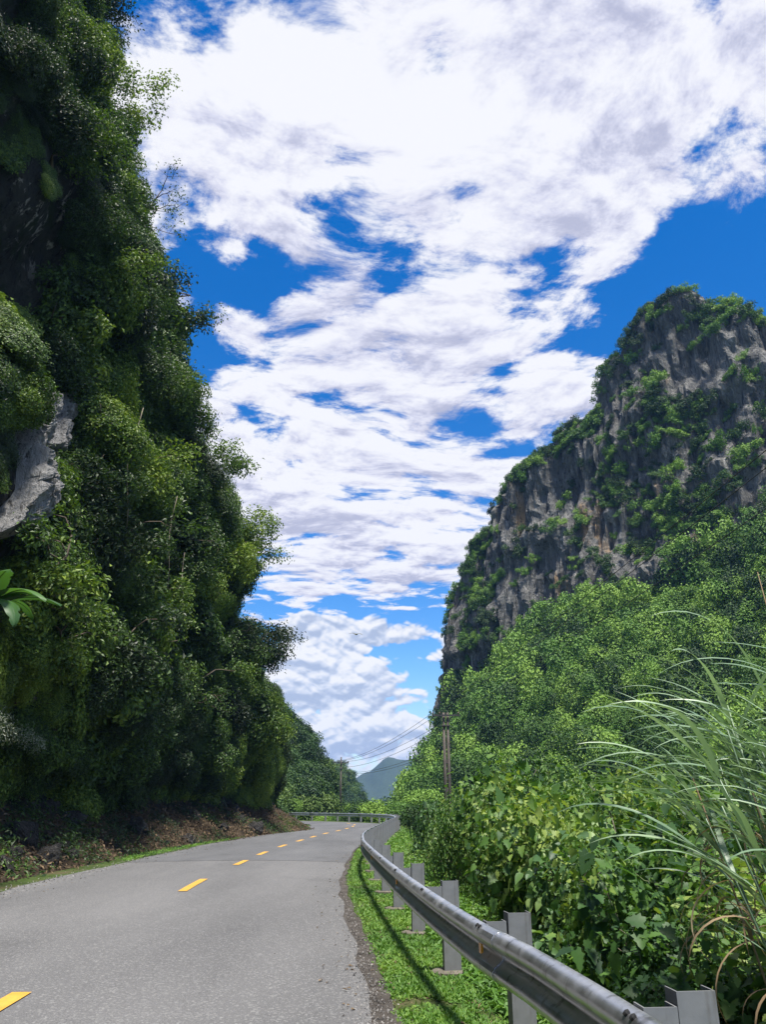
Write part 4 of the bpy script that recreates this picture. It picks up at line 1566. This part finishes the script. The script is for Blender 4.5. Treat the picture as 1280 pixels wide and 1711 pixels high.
# ------------------------------------------------------------------ utility poles and wires
def utility_pole(x, y, zb, h, arm_dz, label, twin=True):
    root = link('utility_pole', None, loc=(x, y, zb))
    tag(root, label, 'utility pole', 'utility poles along the road')
    for e in ((-.15, .15) if twin else (0,)):
        mb = MB()
        mb.tube([(e, 0, -.5), (e, 0, h * .5), (e, 0, h)], [.15, .12, .09], 8)
        link('pole', mb.mesh('pole', M['pole'], True), root)
    za = h - arm_dz
    arm = link('crossarm', MB().box((0, -.19, za), (2.1, .10, .12)).mesh('crossarm', M['iron']), root)
    for e in (-.97, -.45, .97):
        mb = MB().tube([(e, -.19, za + .05), (e, -.19, za + .13), (e, -.19, za + .17), (e, -.19, za + .24)], [.02, .05, .06, .03], 8)
        link('insulator', mb.mesh('insulator', M['insulator'], True), arm)
    for e in (-1, 1):
        link('brace', MB().tube([(e * .55, -.19, za - .04), (e * .12, -.15, za - .7)], [.022, .022], 5).mesh('brace', M['iron']), root)
    link('pole_band', MB().box((0, 0, za - .75), (.68, .36, .07)).mesh('pole_band', M['iron']), root)
    if twin:
        for zz in (h * .4, h * .62):
            link('tie_block', MB().box((0, 0, zz), (.2, .14, .25)).mesh('tie_block', M['pole']), root)
    th = np.linspace(0, 1, 12)
    loop = np.column_stack([-.97 + .28 * th, np.full(12, -.2), za + .1 - .5 * np.sin(th * np.pi)])
    link('jumper_wire', MB().tube(loop, np.full(12, .012), 5).mesh('jumper_wire', M['wire']), root)
    return x, y, zb + za


A = utility_pole(4.75, 60, -1.15, 9.3, .22, 'twin concrete utility pole rising in front of the limestone mountain')
B = utility_pole(-5.7, 110, -.4, 8.1, .75, 'slender utility pole beyond the far guardrail on the bend', False)


def wire(p, q, sag, rad, label, grp):
    t = np.linspace(0, 1, 30)[:, None]
    pts = np.array(p) * (1 - t) + np.array(q) * t
    pts[:, 2] -= sag * 4 * (t * (1 - t))[:, 0]
    tag(link('power_line', MB().tube(pts, np.full(30, rad), 4).mesh('power_line', M['wire'])), label, 'power line', grp)


for e, w_ in ((-.97, 'outer'), (-.45, 'middle'), (.97, 'inner')):
    wire((A[0] + e, A[1] - .19, A[2] + .2), (B[0] + e, B[1] - .19, B[2] + .2), .75, .017, 'thin dark wire strung between the two utility poles', 'wires between the two poles')
    wire((A[0] + e, A[1] - .19, A[2] + .2), (12.8 + e, -9, 10.6), .45, .014, 'thin wire running from the twin pole across the mountain out of view', 'wires from the twin pole to the right')
for e, dz in ((-.2, -1.0), (.2, -2.0), (.25, -2.25)):
    wire((A[0] + e, A[1] - .2, A[2] + dz), (B[0] + e, B[1] - .2, B[2] + dz * .6), .7, .017, 'lower cable slung between the two utility poles', 'lower cables between the two poles')

# ------------------------------------------------------------------ bird
def build_bird():
    ts = np.linspace(0, 1, 9)
    mb = MB()
    rad = np.array([.004, .022, .03, .034, .032, .026, .018, .012, .006])
    mb.tube(np.column_stack([(.5 - ts) * .26, ts * 0, .01 * np.sin(ts * 3)]), rad, 8)
    for s in (-1, 1):
        sec = []
        for q, (yy, x0, x1, z) in enumerate([(0, .05, -.05, .02), (.10, .065, -.045, .045), (.20, .055, -.03, .05), (.29, .02, -.035, .035), (.34, -.025, -.04, .02)]):
            sec.append([(x0, s * yy, z), ((x0 + x1) / 2, s * yy, z + .012), (x1, s * yy, z - .004), ((x0 + x1) / 2, s * yy, z + .002)])
        V = np.array(sec)
        a = np.arange(20).reshape(5, 4)
        a2 = np.hstack([a, a[:, :1]])
        f = np.stack([a2[:-1, :-1], a2[:-1, 1:], a2[1:, 1:], a2[1:, :-1]], -1).reshape(-1, 4)
        mb.add(V.reshape(-1, 3), f)
    mb.add([(-.11, .012, 0), (-.11, -.012, 0), (-.20, -.035, .004), (-.20, .035, .004), (-.15, 0, .012)], [(0, 1, 2, 3)], [(0, 3, 4), (1, 4, 2), (0, 4, 1), (2, 4, 3)])
    o = link('bird', mb.mesh('bird', M['bird'], True), loc=(-1.2, 34, 8.7), rot=(R(10), R(-12), R(60)))
    tag(o, 'small olive-brown bird gliding in front of the low white cloud', 'bird')


build_bird()

# ------------------------------------------------------------------ verge grass and gravel
r = np.random.default_rng(51)
n = 150000
y = 4.2 / (1 - r.random(n) * .93)
y = y[(y > 4.2) & (y < 62)]
n = len(y)
ctr = np.interp(y, cl[:180, 1], cl[:180, 0])
x0 = ctr + HALF_R + .04 + np.interp(y, [5, 9, 16, 24, 40], [.28, .2, .2, .12, 0])
x1 = np.interp(y, rl[:300, 1], rl[:300, 0]) + 1.25
x = x0 + (x1 - x0) * r.random(n) + r.normal(size=n) * .04
gd = fbm(np.column_stack([x * 2.2, y * 2.2, y * 0]), 3)
m = (gd + .25 * r.random(n) > .50)
x, y = x[m], y[m]
n = len(x)
px = .010 + .0009 * y
p = np.column_stack([x, y, ground_z(x, y) + .004 + .02 * r.random(n)])
nn = np.column_stack([r.normal(size=n) * .55, r.normal(size=n) * .55, np.full(n, .9)])
L = (.020 + .024 * r.random(n)) * (1 + y * .035)
v, f = leaf_quads(p, nn, L, L * (.28 + .25 * r.random(n)), r, droop=-.35)
tag(link('verge_grass', mesh_np('verge_grass', v, f, M['leaf_weed'])), 'short green grass on the strip between road and guardrail', 'grass', kind='stuff')
# dry clippings on the verge
k = 900
y = 4.5 + 14 * r.random(k) ** 1.6
x = np.interp(y, cl[:180, 1], cl[:180, 0]) + HALF_R + .15 + 1.2 * r.random(k)
v, f = leaf_quads(np.column_stack([x, y, ground_z(x, y) + .02]), np.column_stack([r.normal(size=(k, 2)) * .25, np.ones(k)]), .03 + .07 * r.random(k), .006 + .014 * r.random(k), r)
tag(link('dry_grass_clippings', mesh_np('dry_grass_clippings', v, f, M['litter'])), 'brown dry bits lying in the verge grass', 'dry grass', kind='stuff')

k = 5200
y = 4.8 / (1 - r.random(k) * .8)
ctr = np.interp(y, cl[:180, 1], cl[:180, 0])
x = ctr + HALF_R + np.interp(y, [5, 9, 16, 24], [.08, .03, .02, 0]) + r.normal(size=k) * .11
d = unit(r.normal(size=(k, 4, 3)))
s = (.004 + .012 * r.random(k) ** 2)[:, None, None]
v = np.column_stack([x, y, np.full(k, .004)])[:, None, :] + d * s
b = np.arange(k)[:, None] * 4
f = np.concatenate([b + np.array([[0, 1, 2]]), b + np.array([[0, 2, 3]]), b + np.array([[0, 3, 1]]), b + np.array([[1, 3, 2]])])
tag(link('gravel', mesh_np('gravel', v.reshape(-1, 3), f, plain('gravel_stone', (.20, .19, .18), .9, 0, .6, 30))), 'loose gravel along the right edge of the asphalt', 'gravel', kind='stuff')
k = 2600
ii = r.integers(40, corner, k)
y = 14 + 40 * r.random(k) ** 1.5
ctr = np.interp(y, cl[:180, 1], cl[:180, 0])
x = ctr - HALF_L + .1 + r.normal(size=k) * .22
s = (.008 + .022 * r.random(k) ** 2)[:, None, None]
v = np.column_stack([x, y, np.full(k, .012)])[:, None, :] + unit(r.normal(size=(k, 4, 3))) * s
b = np.arange(k)[:, None] * 4
f = np.concatenate([b + np.array([[0, 1, 2]]), b + np.array([[0, 2, 3]]), b + np.array([[0, 3, 1]]), b + np.array([[1, 3, 2]])])
tag(link('gravel', mesh_np('gravel', v.reshape(-1, 3), f, bpy.data.materials['gravel_stone'])), 'loose gravel along the left edge of the asphalt', 'gravel', kind='stuff')
# fallen leaves and twigs near the road edges
k = 520
y = 6 + 40 * r.random(k) ** 1.4
ctr = np.interp(y, cl[:180, 1], cl[:180, 0])
left = r.random(k) < .7
x = np.where(left, ctr - HALF_L + .1 + np.abs(r.normal(size=k)) * .45, ctr + HALF_R - .05 - np.abs(r.normal(size=k)) * .22)
zr = road_z(x - ctr) + .012
v, f = leaf_quads(np.column_stack([x, y, zr]), np.column_stack([r.normal(size=(k, 2)) * .2, np.ones(k)]), .02 + .06 * r.random(k), .01 + .025 * r.random(k), r)
tag(link('fallen_leaves', mesh_np('fallen_leaves', v, f, M['litter'])), 'fallen brown leaves and bits along the asphalt edges', 'leaf litter', kind='stuff')
# green fringe on the left road edge
k = 9000
y = 15 + 46 * r.random(k)
ctr = np.interp(y, cl[:180, 1], cl[:180, 0])
x = ctr - HALF_L - .12 - .35 * np.abs(r.normal(size=k))
m = fbm(np.column_stack([x, y * .5, y * 0]), 3) + .012 * (y - 30) > .45
x, y = x[m], y[m]
k = len(x)
L = .05 + .06 * r.random(k)
v, f = leaf_quads(np.column_stack([x, y, .01 + .03 * r.random(k)]), np.column_stack([r.normal(size=(k, 2)) * .5, np.ones(k)]), L, L * .3, r, droop=-.3)
tag(link('roadside_grass', mesh_np('roadside_grass', v, f, M['leaf_weed'])), 'thin green grass fringe along the left road edge', 'grass', kind='stuff')

# weeds behind the guardrail
n = 60000
y = 4.0 / (1 - r.random(n) * .94)
y = y[y < 64]
n = len(y)
off = .35 + 2.6 * r.random(n) ** 1.3 * (1 + y * .03)
x = np.interp(y, rl[:300, 1], rl[:300, 0]) + off
hh = .07 + .30 * sstep(off, .4, 1.5) * (.3 + fbm(np.column_stack([x * 1.1, y * 1.1, y * 0]), 3))
p = np.column_stack([x, y, ground_z(x, y) + hh * (.25 + .75 * r.random(n))])
nn = np.column_stack([r.normal(size=(n, 2)) * .55, np.full(n, .9)])
L = (.035 + .05 * r.random(n)) * (1 + y * .02)
v, f = leaf_quads(p, nn, L, L * .55, r, hexa=False)
tag(link('ground_weeds', mesh_np('ground_weeds', v, f, M['leaf_weed'])), 'bright low weeds covering the ground behind the guardrail', 'weeds', kind='stuff')


# ------------------------------------------------------------------ thicket behind the guardrail
def lobed_leaf(name, mat, cup=.14):
    """a five-lobed vine leaf, stalk end at the origin, tip towards +x, unit length"""
    o_ = [(0, 0), (-.10, .18), (-.06, .40), (.14, .36), (.22, .56), (.42, .34), (.52, .44), (.64, .24), (.80, .20), (1.0, 0)]
    o_ = o_ + [(a, -b) for a, b in o_[1:-1]][::-1]
    o_ = np.array(o_)
    z = -cup * (o_[:, 0] - .3) ** 2 * 1.3 + cup * np.abs(o_[:, 1]) * .9
    v = np.column_stack([o_, z])
    c = np.array([[.34, 0, -.02]])
    v = np.vstack([v, c])
    n_ = len(o_)
    return v, np.array([(n_, i, (i + 1) % n_) for i in range(n_)])


def ovate_leaf():
    t = np.array([0, .12, .32, .55, .78, 1.0])
    wd = np.array([.02, .24, .36, .32, .17, .0])
    rows = []
    for a, b in zip(t, wd):
        z = -.32 * a * a
        rows += [(a, b, z + .10 * b / .36), (a, 0, z - .03), (a, -b, z + .10 * b / .36)]
    v = np.array(rows)
    return v, grid_faces(6, 3)


LV, LF = lobed_leaf('x', None)
OV, OF = ovate_leaf()
leaf_lobed = mesh_np('leaf', LV, LF, M['leaf_near'], True)
leaf_ovate = mesh_np('leaf', OV, OF, M['leaf_broad'], True)


def leaf_frame(n, t):
    n = unit(n)
    t = unit(t - (t * n).sum(-1, keepdims=True) * n)
    return np.stack([t, np.cross(n, t), n], -1)        # columns


def thicket_mesh(name, lobes, n, size, base, mat, seed, up=.35):
    """joined mesh of full-shaped leaves"""
    r = np.random.default_rng(seed)
    p, d, _ = lobe_points(lobes, n, r, .55, up)
    nn = d * .5 + np.array([0, 0, .6]) + r.normal(size=(n, 3)) * .55
    td = d * .8 + np.array([0, 0, -.55]) + r.normal(size=(n, 3)) * .5
    F = leaf_frame(nn, td)
    s = size * (.40 + 1.15 * r.random(n) ** 1.8)
    bv, bf = base
    v = np.einsum('nij,kj->nki', F, bv) * s[:, None, None] + p[:, None, :]
    f = (np.arange(n) * len(bv))[:, None, None] + bf[None]
    return mesh_np(name, v.reshape(-1, 3), f.reshape(-1, bf.shape[1]), mat, True)


def stems_mesh(name, lobes, seed, mat, rad=.008):
    r = np.random.default_rng(seed)
    mb = MB()
    for c, rr_ in lobes:
        c = np.array(c)
        b = np.array([c[0] * .25 + r.normal() * .05, c[1] * .25 + r.normal() * .05, -.1])
        mid = (b + c) / 2 + np.array([0, 0, .15]) + r.normal(size=3) * .06
        mb.tube(np.array([b, (b + mid) / 2, mid, (mid + c) / 2 + r.normal(size=3) * .04, c]), np.linspace(rad * 1.6, rad * .7, 5), 5)
        for q in range(3):
            e = c + unit(r.normal(size=3)) * np.mean(rr_) * .8
            mb.tube(np.array([c, (c + e) / 2 + r.normal(size=3) * .03, e]), [rad * .7, rad * .5, rad * .3], 4)
    return mb.mesh(name, mat, True)


thick = []
for k in range(4):
    rr = np.random.default_rng(900 + k)
    lob = rand_lobes(rr, 9, 1.0, .95, (.30, .50))
    vine = thicket_mesh('foliage', lob, 2900, .076, (LV, LF), M['leaf_near'], 910 + k)
    broad = thicket_mesh('foliage', lob, 2000, .100, (OV, OF), M['leaf_broad'], 920 + k)
    small = crown_mesh('foliage', lob, 5200, .062, .034, M['leaf_near'], 940 + k, upn=.5, jit=.5, hexa=True, inner=.6)
    thick.append((lob, vine, broad, stems_mesh('stem', lob, 930 + k, M['stem'] if k % 2 else M['twig']), small))

r = np.random.default_rng(77)
SPOTS = []
# x offset from the rail, y, scale, kind (v vine, b broad-leaved)
near_spots = [(1.25, 4.6, .50, 'v'), (1.4, 5.2, .62, 'v'), (1.05, 5.6, .42, 'v'), (1.9, 5.3, .80, 'v'), (1.35, 6.5, .62, 'v'), (2.2, 6.6, .95, 'v'), (1.6, 7.6, .74, 'v'), (2.6, 7.9, 1.05, 'v'),
              (1.7, 8.9, .85, 'b'), (3.2, 9.2, 1.2, 'v'), (2.3, 9.9, 1.02, 'b'), (1.75, 10.8, .9, 'v')]
far_spots = []
while len(far_spots) < 62:
    y = 10 + 18 * r.random()
    ofs = 1.6 + (.50 * y - .5) * r.random() ** .9
    s = .75 + .6 * r.random()
    if ofs < 2.4:
        s *= .8
    if far_spots and min((ofs - a) ** 2 + (y - b) ** 2 for a, b, _, _ in far_spots) < .75 ** 2:
        continue
    far_spots.append((ofs, y, s, ['b', 's', 'v', 'b', 'v', 's', 'b'][len(far_spots) % 7]))
for k, (ofs, y, s, kind) in enumerate(near_spots + far_spots):
    x = float(np.interp(y, rl[:300, 1], rl[:300, 0])) + ofs
    z = float(ground_z(x, y))
    lob, vine, broad, st, small = thick[k % 4]
    s2 = s * (1.0 + .25 * sstep(np.array(ofs), 2, 5))
    zs = s2 * (1.05 + .35 * r.random()) * (1 + .25 * float(sstep(np.array(y), 8, 14)))
    if k < len(near_spots):
        lab = ['lobed-leaved vine bush pressed against the nearest guardrail beam', 'lobed-leaved vine bush just behind the nearest guardrail post', 'small sprawling vine bush low behind the guardrail by the second nearest post',
               'vine bush below the tall grass clump, with dry blades over it', 'medium vine bush behind the third nearest guardrail post', 'tall vine bush left of the tall grass clump',
               'vine bush in dense leaf some way behind the guardrail, left of the tall grass', 'broad mound of vine leaves behind the tall grass clump', 'large-leaved shrub at the front edge of the thicket', 'highest vine mound at the right picture edge behind the grass',
               'large-leaved shrub deeper in the thicket, pale leaf undersides showing', 'low vine bush at the thicket edge before the large-leaved shrubs'][k]
        grp = 'bushes of the near thicket'
    elif kind == 's':
        lab, grp = 'fine-leaved bush in the thicket beyond the guardrail', 'fine-leaved bushes of the thicket'
    elif kind == 'v':
        lab, grp = 'vine-covered bush in the thicket beyond the guardrail', 'vine bushes of the thicket'
    else:
        lab, grp = 'shrub with large oval leaves in the thicket beyond the guardrail', 'large-leaved shrubs of the thicket'
    rz = r.random() * 6.28
    root = link({'v': 'vine_bush', 'b': 'shrub', 's': 'fine_leaved_bush'}[kind], None, loc=(x, y, z), rot=(0, 0, rz), scale=(s2, s2, zs))
    tag(root, lab, 'shrub' if kind == 'b' else 'bush', grp)
    fo = link('foliage', {'v': vine, 'b': broad, 's': small}[kind], root)
    fo['kind'] = 'stuff'
    link('stem', st, root)
    if k < len(near_spots):
        nl = 95
        p, d, _ = lobe_points(lob, nl * 3, r, .12, .45)
        w_dir = np.array([math.cos(-rz) * -.4 - math.sin(-rz) * -.9, math.sin(-rz) * -.4 + math.cos(-rz) * -.9, .3])   # the side towards the road
        best = np.argsort(-(d @ w_dir) + r.random(len(d)) * .8)[:nl]
        p, d = p[best], d[best]
        nn = d * .55 + np.array([0, 0, .55]) + r.normal(size=(nl, 3)) * .5
        td = d * .7 + np.array([0, 0, -.7]) + r.normal(size=(nl, 3)) * .45
        F = leaf_frame(nn, td)
        me = leaf_lobed if kind == 'v' else leaf_ovate
        for q in range(nl):
            L = (.075 + .075 * r.random()) / s2 if kind == 'v' else (.10 + .07 * r.random()) / s2
            mw = Matrix(F[q].tolist()).to_4x4()
            mw.translation = Vector(p[q] * 1.03)
            o = bpy.data.objects.new('leaf', me)
            COL.objects.link(o)
            o.parent = root
            o.matrix_local = mw @ Matrix.Scale(L, 4)


# ------------------------------------------------------------------ tall grass clump
def blade_mesh(L, W, lift, curl, seed, mat, n=14):
    r = np.random.default_rng(seed)
    t = np.linspace(0, 1, n)
    ang = lift - curl * t ** 1.5
    x = np.concatenate([[0], np.cumsum(np.cos(ang[:-1]) * L / (n - 1))])
    z = np.concatenate([[0], np.cumsum(np.sin(ang[:-1]) * L / (n - 1))])
    yb = .05 * L * np.sin(t * 2.5 + r.random() * 6) * t
    w_ = W * np.clip(np.minimum(t * 9 + .35, 1) * (1 - t ** 2.4), .01, 1)
    tw = r.normal() * .7 * t
    rows = []
    for i in range(n):
        cy, sy = math.cos(tw[i]), math.sin(tw[i])
        rows += [(x[i], yb[i] + w_[i] * .5 * cy, z[i] + w_[i] * .5 * sy + w_[i] * .18), (x[i], yb[i], z[i]), (x[i], yb[i] - w_[i] * .5 * cy, z[i] - w_[i] * .5 * sy + w_[i] * .18)]
    return mesh_np('blade', np.array(rows), grid_faces(n, 3), mat, True)


GB = Vector((2.70, 4.7, -.35))
gr = link('tall_grass_clump', None, loc=GB)
tag(gr, 'tall clump of arching grass blades at the right picture edge', 'grass clump')
green = [blade_mesh(1.0 + .12 * (k % 4), .023 + .005 * (k % 3), R(48 + 7 * (k % 4)), R([28, 48, 66, 90][k % 4]), 1000 + k, M['blade']) for k in range(12)]
dry = [blade_mesh(.9 + .1 * (k % 3), .022, R(60 + 8 * k), R(150 + 15 * k), 1050 + k, M['blade_dry']) for k in range(4)]
r = np.random.default_rng(88)
cane_pts = []
for k in range(26):
    a = r.random() * 6.28
    b = np.array([r.normal() * .20, r.normal() * .25, 0])
    top = b + np.array([-.28 + r.normal() * .24, r.normal() * .30, 1.85 + .75 * r.random()])
    pts = np.array([b * (1 - s) + top * s + np.array([-.06 * s * s, 0, 0]) for s in np.linspace(0, 1, 6)])
    cane_pts.append(pts)
    link('cane', MB().tube(pts, np.linspace(.011, .005, 6), 5).mesh('cane', M['blade_dry'] if k % 3 == 0 else M['blade'], True), gr)
for k in range(296):
    pts = cane_pts[k % 26]
    s = .48 + .52 * r.random() ** .7
    p = np.array([np.interp(s, np.linspace(0, 1, 6), pts[:, j]) for j in range(3)])
    az = math.pi + r.normal() * .55 if r.random() < .85 else r.random() * 6.28
    old = s < .74 and r.random() < .85
    me = dry[k % 4] if old else green[k % 12]
    tilt = r.normal() * .18 + (.22 if not old else .7)
    L = (.52 + .40 * r.random()) * (.85 if old else 1.0)
    link('blade', me, gr, loc=tuple(p), rot=Euler((r.normal() * .15, tilt, az), 'XYZ'), scale=(L, 1, L))
# one flowering stalk stands above the clump
pts = np.array([(-.25, -.2, 1.3), (-.33, -.22, 2.0), (-.40, -.25, 2.75), (-.46, -.28, 3.25)])
link('flower_stalk', MB().tube(pts, [.006, .005, .004, .002], 5).mesh('flower_stalk', M['blade_dry'], True), gr)

# ------------------------------------------------------------------ haze
hz = MB().box((0, 950, 50), (1400, 2100, 116)).mesh('haze')
hm = bpy.data.materials.new('haze_air')
hm.use_nodes = True
hw_ = NT(hm.node_tree)
hw_.n.clear()
out = hw_.node('ShaderNodeOutputMaterial')
pv = hw_.node('ShaderNodeVolumePrincipled')
pv.inputs['Color'].default_value = (.22, .46, 1, 1)
pv.inputs['Density'].default_value = .00019
pv.inputs['Anisotropy'].default_value = .2
hw_.l.new(pv.outputs[0], out.inputs['Volume'])
hz.materials.append(hm)
tag(link('haze', hz), 'thin bluish air haze filling the valley', 'haze', kind='stuff')
